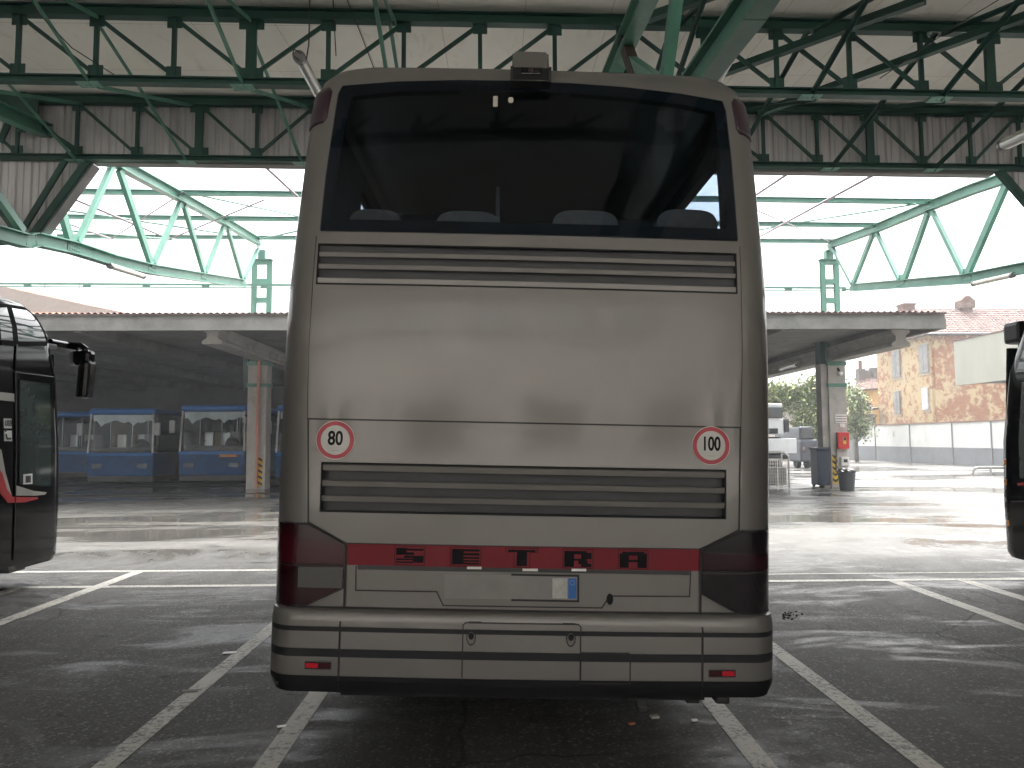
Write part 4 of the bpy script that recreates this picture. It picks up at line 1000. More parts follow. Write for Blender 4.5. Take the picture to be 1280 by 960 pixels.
# tall blue bin
a=hz(1025,609.5); root=empty('tall_bin',(a.x+.17,a.y,0)); O=Vector((a.x+.17,a.y,0)); tag(root,'tall dark blue bin standing left of the right concrete column','bin')
NAVY=mat('navy_plastic',(.008,.018,.045),.45,0,.15,4)
s=MB(); s.bx((a.x-.05,a.y,.08),(a.x+.36,a.y+.6,1.24),bev=.03); s.build('tub',NAVY,root,O); s=MB(); s.bx((a.x-.08,a.y-.04,1.245),(a.x+.39,a.y+.64,1.33),bev=.02); s.build('lid',NAVY,root,O)
for sx in (0,.30):
    s=MB(); s.tube((a.x+sx-.02,a.y+.5,.08),(a.x+sx+.03,a.y+.5,.08),.08,12); s.build('wheel',RUBBER,root,O)

# ================================================================== CONCRETE CANOPY BEHIND
KO=Vector((0,21,0)); KAN=empty('concrete_canopy',KO); tag(KAN,'low precast concrete canopy sheltering the parked blue city buses','canopy')
y0=20.6
tlz=hy(60,394,y0).z; trz=hy(1181,398.5,y0).z; xr=hy(1181,398.5,y0).x; x0=-46
CEI=mat('dark_soffit',(.10,.10,.10),.85,0,.25,.8,dirt=((.05,.05,.05),.5,.6))
s=MB(); s.bx((x0,y0,tlz-.13),(xr,46,tlz)); s.build('roof_slab',CONCD,KAN,KO)
s=MB(); s.bx((x0,y0-.02,tlz-.42),(xr+.02,y0+.12,tlz-.135)); s.build('edge_beam',CONCD,KAN,KO)
s=MB(); s.bx((xr-.12,y0+.13,tlz-.42),(xr+.01,46,tlz-.135)); s.build('edge_beam',CONCD,KAN,KO)
# corrugated red-brown cap
s=MB(); us=[x0+.085*i for i in range(int((xr-x0)/.085))]; vs=[];fs=[]
for i,u in enumerate(us):
    dz=.045 if i%2 else 0
    vs+=[(u,y0-.08,tlz+.02+dz),(u,y0+4,tlz+.06+dz)]
for i in range(len(us)-1): fs.append((2*i,2*i+1,2*i+3,2*i+2))
s.add(vs,fs); s.build('corrugated_cap',mat('cap_redbrown',(.22,.11,.09),.7,0,.15,2),KAN,KO)
s=MB(); s.bx((x0,y0-.07,tlz-.02),(xr+.03,y0-.025,tlz+.02)); s.build('gutter',mat('gutter_brown',(.10,.07,.06),.6),KAN,KO)
# precast beams running away over the columns (ends visible)
for X,(px,ya,yb) in ((XL,(265,409,430)),(XR,(1126,412,433)),(XL-19.5,None),(XC,None)) if False else ((XL,(265,409,430)),(XR,(1126,412,433))):
    pe=hx(px,(ya+yb)/2,X+.25 if X==XL else X-.1); D=21.5; a=hy(px-12,ya,D); b=hy(px+12,yb,D); cx=(a.x+b.x)/2; hw=(b.x-a.x)/2; zt2,zb2=a.z,b.z; h=zt2-zb2
    P=[(cx-hw,zb2),(cx+hw,zb2),(cx+hw,zb2+h*.18),(cx+hw*.55,zb2+h*.36),(cx+hw*.55,zb2+h*.64),(cx+hw,zb2+h*.82),(cx+hw,zt2),(cx-hw,zt2),(cx-hw,zt2-h*.18),(cx-hw*.55,zt2-h*.36),(cx-hw*.55,zb2+h*.36),(cx-hw,zb2+h*.18)]
    s=MB(); s.prism([(x,D,z) for x,z in P],(0,24,0)); s.build('precast_beam',CONC,KAN,KO)
    # webs between beam and slab
    s=MB(); s.bx((cx-.14,D+.5,zt2+.002),(cx+.14,D+24,tlz-.135)); s.build('beam_stub',CONCD,KAN,KO)
for X in [XL-3.2*k for k in range(1,12)]+[XL+3.2*k for k in range(1,6)]:
    s=MB(); s.bx((X-.1,y0+.2,tlz-.45),(X+.1,45.9,tlz-.135)); s.build('roof_rib',CONCD,KAN,KO)
s=MB(); s.bx((x0,45.7,0),(1.5,46,tlz-.14)); s.build('back_wall',mat('dark_wall',(.09,.09,.10),.8,0,.25,.5,dirt=((.04,.04,.045),.5,.6)),KAN,KO)
s=MB(); s.bx((x0-.3,y0,0),(x0,46,tlz-.14)); s.build('side_wall',MC['dark_wall'],KAN,KO)
for X in (1.62,):
    s=MB(); s.bx((X-.3,30,0),(X+.3,30.6,tlz-.45)); s.build('pillar',CONC,KAN,KO)
# strip lamp under this canopy
a,b=hy(976,461,27),hy(996,455,24); tubelamp(a,b,.07,'white strip lamp under the concrete canopy near the right column')

# ================================================================== BLUE CITY BUSES
BLUE=mat('city_blue',(.008,.14,.46),.35,0,.08,2,spec=.35); BLUED=mat('city_blue_dirty',(.005,.075,.24),.4,0,.3,1.2,spec=.2,dirt=((.02,.04,.05),.45,.6)); YEL=mat('seat_yellow',(.55,.38,.08),.7)
SEATG=mat('seat_grey',(.25,.26,.27),.7)
def city_bus():
    root=empty('city_bus'); W=1.25; H=2.95
    s=MB(); s.bx((-W,.06,.32),(W,12,1.22),bev=.05); s.build('lower_body',BLUED,root)
    s=MB(); s.bx((-W+.02,.0,1.10),(W-.02,.06,1.215),bev=.01); s.build('blue_belt',BLUE,root)
    s=MB(); s.bx((-W,.10,2.70),(W,12,2.93),bev=.09); s.build('roof',BLUE,root)
    s=MB(); s.bx((-W+.005,.5,1.225),(-W+.05,11.9,2.72)); s.bx((W-.05,.5,1.225),(W-.005,11.9,2.72)); s.bx((-W+.05,11.7,1.225),(W-.05,11.9,2.72)); s.build('side_glazing',mat('bus_black',(.015,.017,.02),.15,0,.1,3),root)
    s=MB(); s.bx((-W+.05,.5,1.22),(W-.05,11.7,1.24)); s.build('floor',DARKIN,root)
    for sx in (-1,1):
        s=MB(); s.bar((sx*(W-.03),.07,1.2),(sx*(W-.07),.17,2.75),.05,.07); s.build('windscreen_pillar',WHITE,root)
    s=MB(); s.add([(-W+.05,.075,1.22),(W-.05,.075,1.22),(W-.09,.18,2.70),(-W+.09,.18,2.70),(-W+.05,.08,1.22),(W-.05,.08,1.22),(W-.09,.185,2.70),(-W+.09,.185,2.70)],[(0,1,2,3),(4,7,6,5),(0,4,5,1),(3,2,6,7),(0,3,7,4),(1,5,6,2)]); s.build('windscreen',glass('bus_glass',(.86,.90,.92),1.25) if 'bus_glass' not in MC else MC['bus_glass'],root)
    # pleated sun blind
    s=MB(); n=24; vs=[]
    for i in range(n+1):
        x=-W+.12+(2*W-.24)*i/n; z=2.42+.05*math.sin(i*.9)-(.22 if i in (3,16) else (.1 if i in (2,4,15,17) else 0)); vs+=[(x,.24+.012*(i%2),z),(x,.20,2.68)]
    s.add(vs,[(2*i,2*i+2,2*i+3,2*i+1) for i in range(n)]); s.build('sun_blind',mat('blind_white',(.9,.9,.86),.8),root)
    s=MB(); s.bx((-W+.12,.22,1.24),(W-.12,.62,1.42),bev=.06); s.build('dashboard',mat('dash_grey',(.16,.165,.16),.6),root)
    s=MB(); s.tube((.55,.6,1.45),(.55,.75,1.55),.24,16); s.build('steering_wheel',BLACK,root)
    for x,y,m_ in ((.55,1.2,SEATG),(-.75,1.7,CHROME),(-.3,2.4,CHROME),(.8,2.6,CHROME),(.4,3.0,YEL),(-.9,3.2,YEL)):
        s=MB(); s.bx((x-.18,y,1.24),(x+.18,y+.1,1.95),bev=.04); s.build('seat',m_,root)
    for x in (-.75,.1,.7):
        s=MB(); s.tube((x,.8,1.3),(x,.8,2.7),.018,6); s.build('grab_pole',CHROME,root)
    s=MB(); s.bx((-W+.01,.12,.12),(W-.01,11.8,.318)); s.build('skirt',BLACK,root)
    for sx in (-1,1):
        s=MB(); s.bx((sx*.85-.2,.03,.62),(sx*.85+.2,.058,.80),bev=.01); s.build('headlight',mat('lamp_glass',(.03,.05,.08),.15,.3,.1,4),root)
        s=MB(); s.path([Vector((sx*1.2,.1,2.55)),Vector((sx*1.42,-.1,2.5)),Vector((sx*1.45,-.1,2.35))],.02,6); mr=s.build('mirror_arm',BLACK,root)
        s=MB(); s.bx((sx*1.45-.11,-.16,1.88),(sx*1.45+.11,-.06,2.36),bev=.03); s.build('mirror',mat('mirror_grey',(.3,.31,.33),.35),mr)
        for y in (2.6,9):
            s=MB(); s.tube((sx*.95,y,.48),(sx*1.255,y,.48),.48,20); s.build('wheel',RUBBER,root)
    s=MB(); s.bx((.3,.03,1.0),(.95,.058,1.09)); s.build('orange_marker',mat('marker_orange',(.6,.22,.03),.4),root)
    s=MB()
    for sx in (-1,.35): s.bar((sx*.75,.055,1.25),(sx*.75+.5,.10,1.62),.02,.02)
    s.build('wiper',BLACK,root)
    return root
def drop(o,nm_):
    for c in children(o):
        if c.name.startswith(nm_): bpy.data.objects.remove(c)
CB='blue city buses parked in a row under the concrete canopy'
b0=city_bus(); 
def place_cb(o,pxl,pxr,D,lab,zs=1,rz=0):
    x=(hy(pxl,570,D).x+hy(pxr,570,D).x)/2; o.location=(x,D,0); o.rotation_euler=(0,0,rz); o.scale=(1,1,zs); tag(o,lab,'bus',CB)
place_cb(b0,222,306,29.6,'blue city bus with white sun blind standing just left of the left concrete column',1.03)
o=copy_tree(b0); drop(o,'orange_marker'); place_cb(o,107,191,29.6,'blue city bus with white sun blind next to the black coach mirror',.99)
o=copy_tree(b0); drop(o,'sun_blind'); place_cb(o,172,242,34.5,'blue city bus set back in the gap between the two front buses',1.0)
o=copy_tree(b0); drop(o,'orange_marker'); drop(o,'sun_blind'); place_cb(o,50,122,33.5,'blue city bus set back behind the edge of the black coach door',1.0)
o=copy_tree(b0); place_cb(o,296,368,34,'blue city bus set back behind the left concrete column',1.0)
o=copy_tree(b0); place_cb(o,344,430,28.0,'blue city bus whose edge shows between the left column and the silver coach',1.0)

# ================================================================== BLACK COACHES left and right
CBLK=mat('coach_black',(.005,.005,.006),.08,0,.2,1.5,spec=.15)
CR2=[(.26,1.22,.1),(.32,1.26,.05),(.9,1.27,.04),(1.6,1.27,.05),(2.4,1.25,.07),(2.9,1.21,.12),(3.1,1.16,.17),(3.22,1.06,.25),(3.28,.9,.35),(3.31,.5,.5)]
def coach(sg,Xside,Yf,lab):
    """sg=+1: its right side faces the camera (coach on the left); -1: its left side"""
    L=12.0; cx=Xside-sg*1.27; root=empty('black_coach',(cx,Yf-L,0)); tag(root,lab,'coach'); O=Vector((cx,Yf-L,0))
    rings=CR2 if sg>0 else [(z,W-max(0,z-2.0)*.11,yb) for z,W,yb in CR2]
    def front(z): return 0 if z<1.2 else ((z-1.2)*.10 if z<2.5 else .13+(z-2.5)**2*.8)
    bm=loft(rings,L,front=front); body=obj_from_bm('body',bm,CBLK,root,True,30)
    def sp(pts,off,m,name,par,th=.012):
        # panel on the visible side: pts (y,z) local
        bm=bmesh.new(); bm.faces.new([bm.verts.new((0,y,z)) for y,z in pts]); bm.normal_update(); bmesh.ops.triangulate(bm,faces=bm.faces[:])
        z=.1
        while z<3.3:
            bmesh.ops.bisect_plane(bm,geom=bm.verts[:]+bm.edges[:]+bm.faces[:],plane_co=(0,0,z),plane_no=(0,0,1)); z+=.1
        for q in [L-.3-.0]+[L-.3+.3*math.sin(R(a)) for a in (20,40,60,75)]:
            bmesh.ops.bisect_plane(bm,geom=bm.verts[:]+bm.edges[:]+bm.faces[:],plane_co=(0,q,0),plane_no=(0,1,0))
        for v in bm.verts:
            W=prof(v.co.z,rings)[0]; Lz=L-front(v.co.z); t=max(0,min(1,(v.co.y-(Lz-.3))/.3)); x=W-RCX*(1-math.sqrt(1-t*t)); v.co.x=sg*(x+off)
        g=bmesh.ops.extrude_face_region(bm,geom=bm.faces[:]); bmesh.ops.translate(bm,vec=(-sg*th,0,0),verts=[e for e in g['geom'] if isinstance(e,bmesh.types.BMVert)])
        return obj_from_bm(name,bm,m,par,True,40)
    def P(px,py):   # photo pixel -> local (y,z) on the visible side plane
        q=hx(px,py,Xside-(0 if py>430 else sg*.05)); return (q.y-O.y,q.z)
    if sg>0:
        GLS=mat('coach_glass',(.02,.028,.03),.04,0,.1,2,coat=.3)
        sp([P(0.5,385),P(17,384),P(17.5,426),P(0.5,424)],.006,GLS,'side_window',root)
        sp([P(19.5,384),P(44,388),P(52,402),P(58,427),P(19.5,426.5)],.006,GLS,'side_window',root)
        WFR=mat('window_rubber',(.004,.004,.004),.8,0,.1,4,spec=.1)
        d=sp([P(21,463),P(68.5,470),P(68,687),P(17.5,697)],.004,CBLK,'door',root,.008)
        sp([P(25.5,475),P(63,479.5),P(62,608),P(23,605)],.012,glass('door_glass',(.3,.36,.34),1.5) if False else mat('door_glass_dark',(.025,.045,.042),.05,0,.2,2,coat=.3),'door_glass',d)
        s_=[P(19.5,463),P(69,470)]
        def seam(l,w_=.012,nm_='door_seam',m=SEAM,off=.014,par=d):
            for (y0,z0),(y1,z1) in zip(l[:-1],l[1:]):
                dx,dz=y1-y0,z1-z0; q=math.hypot(dx,dz); nx,nz=-dz/q*w_/2,dx/q*w_/2
                sp([(y0-nx,z0-nz),(y1-nx,z1-nz),(y1+nx,z1+nz),(y0+nx,z0+nz)],off,m,nm_,par)
        seam([P(17,700),P(20.5,465),P(69,471)])
        seam([P(18.2,382),P(18.8,427)],.07,'window_pillar',WFR,.012,body); seam([P(0,428),P(18,429.5),P(58,429.5)],.05,'window_frame',WFR,.012,body); seam([P(0,382.5),P(18,381.8),P(44,385.5),P(54,402),P(60,429)],.035,'window_frame',WFR,.012,body)
        seam([P(19.5,430),P(20.5,463)],.02,m=CBLK)
        sp([P(27.5,593),P(38.5,592),P(38.5,605),P(27.5,605.5)],.018,WHITE,'door_handle',d)
        sp([P(30,595),P(36,594.5),P(36,603),P(30,603.5)],.022,BLACK,'handle_recess',d)
        SILV=mat('swoosh_silver',(.42,.41,.38),.3,.5,.1,3); RED=mat('swoosh_red',(.45,.015,.02),.3,0,.08,3,coat=.4)
        sp([P(-3,560),P(1,562),P(6,590),P(12,612),P(14,619),P(10,619),P(3,603),P(-3,578)],.006,SILV,'silver_swoosh',root)
        sp([P(19,607),P(40,613.5),P(57,615.5),P(54,618.5),P(42,619.5),P(18.5,619.5)],.016,SILV,'silver_swoosh',root)
        sp([P(-3,585),P(2,592),P(8,612),P(15,621),P(46,621.5),P(47,623.5),P(30,628),P(9,628.5),P(0,617),P(-3,600)],.010,RED,'red_swoosh',root)
        sp([P(0,490),P(19,492),P(19,502),P(0,500)],.006,SILV,'silver_trim',root)
        for (x0,ya,x1,yb,t) in ((5.2,523,14.6,535.5,'USB'),(5.2,538,14.6,551.5,'')):
            a,b,c_,d_=P(x0,ya),P(x1,ya+.3),P(x1,yb),P(x0,yb-.2)
            q=sp([a,b,c_,d_],.006,mat('sticker_pale',(.6,.6,.6),.5),'sticker',root)
            cy,cz=(a[0]+b[0])/2,(a[1]+c_[1])/2
            if t: text_mesh(t,.085,BLACK,'sticker_text',q,(sg*(1.27+.0075),cy,cz),(R(90),0,R(90)),.02,.8)
            else:
                k=MB(); k.bar((1.277,cy-.04,cz+.02),(1.277,cy-.02,cz-.03),.02,.004,(1,0,0)); k.bar((1.277,cy-.02,cz-.03),(1.277,cy+.05,cz-.03),.02,.004,(1,0,0)); k.tube((1.274,cy-.045,cz+.055),(1.279,cy-.045,cz+.055),.014,8); k.build('seat_pictogram',BLACK,q)
        # roof edge silver line
        seam([P(0,368.5),P(30,376),P(44,382),P(52,395)],.03,'roof_trim',SILV,.004,body)
        # mirror
        a=hy(54,436,Yf+.02); 
        def M(px,py,D=Yf+.25): return hy(px,py,D)-O
        s=MB(); s.bx(hy(52,427,Yf-.45)-O,hy(66,439,Yf-.15)-O+Vector((0,.02,0)),bev=.01)
        mr=s.build('mirror_arm',BLACK,root)
        s=MB(); s.path([M(63,427,Yf-.1),M(84,431),M(101,432),M(108,437)],.035,10); s.build('arm_tube',CBLK,mr)
        s=MB(); s.path([M(63,430,Yf-.1),M(84,434),M(97,436)],.02,8); s.build('arm_tube',CBLK,mr)
        c0=(M(104,448)); s=MB(); s.box(c0,(.24,.16,.20),bev=.05); s.build('mirror_head',CBLK,mr)
        c1=M(107.5,474); s=MB(); s.box(c1,(.14,.20,.48),Matrix.Rotation(.06,3,'Y'),bev=.045); s.build('mirror_head',CBLK,mr)
        c2=M(98,449); s=MB(); s.box(c2+Vector((-.04,-.05,0)),(.09,.05,.17),bev=.02); s.build('mirror_glass',CHROME,mr)
        s=MB(); s.box((.98,L-.55,.235),(.14,.3,.09),bev=.02); s.build('underside_bracket',BLACK,root)
    else:
        GLS=MC['coach_glass']
        sp([P(1268,437),P(1300,431),P(1300,466),P(1263.5,468)],.006,GLS,'side_window',root)
        sp([P(1272,478),P(1300,474),P(1300,598),P(1275,598)],.006,MC['door_glass_dark'],'driver_window',root)
        sp([P(1272,604),P(1300,600),P(1300,604),P(1273,607)],.008,MC['swoosh_red'],'red_swoosh',root)
        sp([P(1264,626),P(1300,626),P(1300,627.5),P(1264,627.5)],.006,SEAM,'panel_seam',root)
        for yy in (578,603,654):
            a=hx(1260.5,yy,Xside); s=MB(); q=a-O; s.box(Vector((-1.235,L-.20,q.z)),(.05,.05,.07),bev=.01); s.build('side_marker',mat('amber',(.7,.25,.03),.3),root)
        c0=hy(1281,416,Yf-.15)-O; s=MB(); s.box(c0,(.34,.3,.26),bev=.05); mr=s.build('mirror_arm',BLACK,root)
        # driver silhouette parts: steering column area
        s=MB(); s.box((-1.02,L-.45,.215),(.2,.3,.12),bev=.02); s.build('underside_bracket',BLACK,root)
    # windscreen and front
    s=MB(); s.add([(-1.12,L+.004-0,1.1),(1.12,L+.004,1.1),(1.08,L-.10,2.7),(-1.08,L-.10,2.7),(-1.12,L+.03,1.1),(1.12,L+.03,1.1),(1.08,L-.06,2.7),(-1.08,L-.06,2.7)],[(0,1,2,3),(4,7,6,5),(0,4,5,1),(3,2,6,7),(0,3,7,4),(1,5,6,2)]); s.build('windscreen',MC['coach_glass'],root)
    for y in (1.9,9.0):
        for sx in (-1,1):
            s=MB(); s.tube((sx*.95,y,.5),(sx*1.275,y,.5),.5,24); w_=s.build('wheel',RUBBER,root)
            s=MB(); s.tube((sx*1.276,y,.5),(sx*1.29,y,.5),.28,20); s.build('rim',CHROME,w_)
    # remaining long side windows (towards the rear, both sides)
    for q in range(5):
        for sx in (-1,1):
            y1=8.3-1.6*q; 
            if y1<2: continue
            s=MB(); vs=[]
            for z in (2.0,2.5,2.9):
                W=prof(z,rings)[0]; vs+=[(sx*(W+.005),y1-1.5,z),(sx*(W+.005),y1,z),(sx*(W-.01),y1,z),(sx*(W-.01),y1-1.5,z)]
            s.add(vs,[(4*i+k,4*i+(k+1)%4,4*i+4+(k+1)%4,4*i+4+k) for i in range(2) for k in range(4)]+[(0,1,2,3),(8,9,10,11)]); s.build('side_window',MC['coach_glass'],root)
    return root
coach(1,-5.2,9.45,'black coach with red swoosh and passenger door at the left edge')
coach(-1,5.88,9.07,'black coach cut by the right edge of the photo, its driver side showing')

# ================================================================== RIGHT BACKGROUND
# boundary wall along X = 27.1
XW=27.1
WO=Vector((XW,45,0)); wall=empty('boundary_wall',WO); tag(wall,'long boundary wall, white above and grey below, at the right of the yard','wall')
zt0=2.5; zg=1.02
WPL=mat('white_plaster',(.62,.61,.58),.8,0,.08,.8,dirt=((.40,.38,.34),.6,.5)); GPL=mat('grey_plaster',(.20,.205,.21),.8,0,.12,.8,dirt=((.16,.15,.08),.6,.4))
s=MB(); s.bx((XW,22,0),(XW+.25,72,zg)); s.build('grey_base',GPL,wall,WO)
s=MB(); s.bx((XW+.004,22,zg),(XW+.246,72,zt0)); s.build('white_upper',WPL,wall,WO)
s=MB(); s.bx((XW-.06,22,zt0),(XW+.31,72,zt0+.08)); s.build('coping',mat('coping_brown',(.24,.14,.10),.8,0,.2,2),wall,WO)
for px in (1094.6,1138,1191,1240,1068):
    y=hx(px,560,XW).y; s=MB(); s.bx((XW-.05,y-.05,0),(XW-.005,y+.02,zt0-.02)); s.build('wall_joint',mat('joint_grey',(.22,.22,.22),.8),wall,WO)
    s=MB(); s.bx((XW-.035,y+.03,zg+.01),(XW-.003,y+.65,zt0-.02)); s.build('pilaster',WPL,wall,WO)
for px in (1077,1117):
    y=hx(px,547,XW).y; s=MB(); s.bx((XW-.02,y-.07,1.7),(XW-.003,y+.07,2.05)); s.build('vent_grille',mat('vent_grey',(.4,.4,.38),.8),wall,WO)
# low tubular barrier in front of the wall
a=hz(1215,593); b=hz(1262,593); s=MB(); a=Vector((a.x,a.y,0)); b=Vector((b.x,b.y,0))
P=[a,a+Vector((.1,0,.25)),a+Vector((.3,0,.30)),b+Vector((.6,0,.30)),b+Vector((.8,0,0))]
s.path(P,.06,8); s.tube((a+b)/2,(a+b)/2+Vector((0,0,.3)),.05,8); tag(s.build('tube_barrier',CONC,None,a),'low grey tubular barrier at the foot of the boundary wall','barrier')

# peeling house
XH=29.0; YH=50.7
HO=Vector((XH,YH,0)); H=empty('old_house',HO); tag(H,'old tiled house with peeling orange plaster and bare brick behind the wall','house')
def plaster(name,brickamt,sc_=1.0):
    m,nt,b=nm(name)
    tc=nt.nodes.new('ShaderNodeTexCoord'); mp=nt.nodes.new('ShaderNodeMapping'); nt.links.new(tc.outputs['Object'],mp.inputs[0]); 
    sx=nt.nodes.new('ShaderNodeSeparateXYZ'); nt.links.new(tc.outputs['Object'],sx.inputs[0]); cb=nt.nodes.new('ShaderNodeCombineXYZ')
    nt.links.new(math_(nt,'ADD',sx.outputs[0],sx.outputs[1]),cb.inputs[0]); nt.links.new(sx.outputs[2],cb.inputs[1])
    br=nt.nodes.new('ShaderNodeTexBrick'); nt.links.new(cb.outputs[0],br.inputs['Vector']); br.inputs['Scale'].default_value=3.2
    br.inputs['Color1'].default_value=(.24,.075,.03,1); br.inputs['Color2'].default_value=(.34,.13,.055,1); br.inputs['Mortar'].default_value=(.42,.33,.24,1); br.inputs['Mortar Size'].default_value=.018
    f=noise(nt,1.7,10,.8,dist=.3); f3=noise(nt,.35,6,.7)
    pl_=ramp(nt,noise(nt,.5,6,.7),[(.3,(.42,.30,.16)),(.55,(.50,.38,.22)),(.75,(.38,.33,.25))])
    k=math_(nt,'ADD',f,math_(nt,'MULTIPLY',math_(nt,'SUBTRACT',f3,.5),.45))
    c=mixc(nt,ramp(nt,k,[(brickamt-.015,0),(brickamt+.015,1)]),pl_,br.outputs[0])
    g2=noise(nt,.9,8,.75,dist=.8); c=mixc(nt,ramp(nt,g2,[(.60,0),(.63,.7)]),c,(.34,.31,.25))
    nt.links.new(c,b.inputs['Base Color']); b.inputs['Roughness'].default_value=.9; bump(nt,b,f,.5,.04); return m
PLA=plaster('peeling_plaster',.53); PLB=plaster('bare_brick',.475)
ze=8.55
s=MB(); s.bx((XH,YH+.02,0),(XH+8,58,ze)); s.build('plaster_wall',PLA,H,HO)
s=MB(); s.bx((XH+.15,YH-.25,0),(XH+16,YH+.015,ze-.15)); s.build('brick_wall',PLB,H,HO)
def tilemat(name):
    m,nt,b=nm(name); tc=nt.nodes.new('ShaderNodeTexCoord'); v=nt.nodes.new('ShaderNodeTexVoronoi'); mp=nt.nodes.new('ShaderNodeMapping'); mp.inputs['Scale'].default_value=(5,2.6,2.6)
    nt.links.new(tc.outputs['Object'],mp.inputs[0]); nt.links.new(mp.outputs[0],v.inputs['Vector']); v.inputs['Scale'].default_value=1.0
    c=ramp(nt,v.outputs['Color'],[(.1,(.05,.028,.024)),(.45,(.12,.055,.042)),(.7,(.19,.115,.09)),(.95,(.08,.05,.045))]); c=mixc(nt,ramp(nt,v.outputs['Distance'],[(.45,0),(.7,.7)]),c,(.12,.07,.06))
    nt.links.new(c,b.inputs['Base Color']); b.inputs['Roughness'].default_value=.85; bump(nt,b,v.outputs['Distance'],1,-.08); return m
TIL=tilemat('old_roof_tiles')
def tiled(name,P0,P1,P2,P3,par,O,m=TIL,cw=.24,amp=.05,th=.10):
    """roof plane: P0-P1 eave, P3-P2 ridge; barrel corrugation running down the slope"""
    P0,P1,P2,P3=map(Vector,(P0,P1,P2,P3)); n=max(2,int((P1-P0).length/cw)*4); rows=max(2,int((P3-P0).length/.38)); nrm=(P1-P0).cross(P3-P0).normalized()
    if nrm.z<0: nrm=-nrm
    s=MB(); vs=[];fs=[]
    for j in range(rows):
        for e in (0,1):
            for i in range(n+1):
                u=i/n; v=(j+e*1.0)/rows; p=(P0+(P1-P0)*u)*(1-v)+(P3+(P2-P3)*u)*v; h=amp*abs(math.sin(math.pi*i/4*.5*2))+(.03 if e==0 else -.01)+random.uniform(-.006,.006); vs.append(p+nrm*h)
    for j in range(rows):
        b0=j*2*(n+1)
        for i in range(n): fs.append((b0+i,b0+i+1,b0+n+1+i+1,b0+n+1+i))
        if j<rows-1:
            for i in range(n): fs.append((b0+n+1+i,b0+n+2+i,b0+2*(n+1)+i+1,b0+2*(n+1)+i))
    s.add(vs,fs); o=s.build(name,m,par,O,normals=False)
    s=MB(); s.prism([P0,P1,P2,P3],-nrm*th); s.build(name+'_boards',mat('roof_boards',(.10,.07,.05),.9),par,O); return o
zr=10.9
tiled('roof',(XH-.5,YH-.75,ze-.1),(XH+17,YH-.75,ze-.1),(XH+17,54.4,zr),(XH+.8,54.4,zr),H,HO)
tiled('roof',(XH-.5,58.6,ze-.1),(XH-.5,YH-.75,ze-.1),(XH+.8,54.4,zr),(XH+.8,54.5,zr),H,HO)
BRK=mat('chimney_brick',(.13,.06,.04),.9,0,.3,3,dirt=((.2,.18,.15),.5,.6),bmp=.4)
a=hy(1127,388,54.5); b=hy(1141,382,54.5); s=MB(); s.bx((a.x,54.2,zr-.6),(b.x,55.1,b.z)); s.bx((a.x-.05,54.1,b.z),(b.x+.05,55.2,b.z+.12)); s.build('chimney',BRK,H,HO)
a=hy(1199,392,54.0); b=hy(1213,371,54.0); cx=(a.x+b.x)/2
s=MB(); s.bx((a.x+.08,53.7,zr-1.2),(b.x-.08,54.3,b.z-.45)); s.bx((a.x-.08,53.6,b.z-.85),(b.x+.1,54.4,b.z-.32)); s.prism([(a.x-.05,53.6,b.z-.32),(b.x+.08,53.6,b.z-.32),(cx+.15,53.6,b.z),(cx-.15,53.6,b.z)],(0,.8,0)); s.build('chimney',BRK,H,HO)
SHU=mat('grey_shutter',(.30,.29,.28),.75,0,.2,3,dirt=((.18,.17,.16),.5,.5))
def win(px0,px1,pt0,pt1,pb0,pb1,m=SHU):
    a=hx(px0,pt0,XH); b=hx(px1,pt1,XH); c=hx(px1,pb1,XH); d=hx(px0,pb0,XH); z1=(a.z+b.z)/2; z0=(c.z+d.z)/2; ya,yb=max(a.y,b.y),min(a.y,b.y)
    s=MB(); s.bx((XH-.05,yb-.12,z0-.18),(XH-.004,ya+.12,z0-.02)); s.bx((XH-.03,yb-.12,z1+.02),(XH-.004,ya+.12,z1+.14)); s.bx((XH-.03,yb,z0-.02),(XH-.004,ya,z1+.02)); w_=s.build('window',mat('window_surround',(.42,.34,.24),.9),H,HO)
    n=2; 
    for k in range(n):
        y0_,y1_=yb+(ya-yb)*k/n+.02,yb+(ya-yb)*(k+1)/n-.02
        q=MB(); q.bx((XH-.11,y0_,z0),(XH-.06,y1_,z1)); 
        for i in range(int((z1-z0)/.12)): q.bx((XH-.125,y0_+.05,z0+.05+i*.12),(XH-.108,y1_-.05,z0+.11+i*.12))
        q.build('shutter',m,w_,HO)
win(1115.5,1125.5,440,437,472,472); win(1149.5,1161,433,429.5,466,466); win(1118.5,1126,490,488.5,517,517); win(1153.5,1161,486,484,512,512,mat('pale_blind',(.62,.64,.66),.6))
# gutter
s=MB(); s.tube((XH-.6,YH-.85,ze-.1),(XH+16,YH-.85,ze-.1),.07,8); s.build('gutter',MC['cap_grey'],H,HO)

# smaller house further left
O2=Vector((28,60,0)); H2=empty('small_house',O2); tag(H2,'small ochre house with tiled roof and lean-to left of the peeling house','house')
a=hy(1074,500,60); b=hy(1108,480,60)
s=MB(); s.bx((a.x,60,0),(b.x+1.2,64,5.5)); s.build('wall',mat('ochre_plaster',(.5,.36,.18),.85,0,.15,.6,dirt=((.36,.28,.2),.5,.6)),H2,O2)
p0=hy(1066,488,59.4); p1=hy(1112,480,59.4); p2=hy(1112,464,63); p3=hy(1080,472,63)
tiled('roof',p0,(p1.x,p1.y,p0.z+.2),(p2.x,p2.y,p2.z),(p3.x,p3.y,p2.z-.25),H2,O2)
p0=hy(1066,516,57.5); p1=hy(1098,504,57.5); 
tiled('lean_to_roof',(p0.x,57.5,p0.z),(p1.x,57.5,p0.z+.35),(p1.x,60,p0.z+1.3),(p0.x+.9,60,p0.z+1.0),H2,O2)
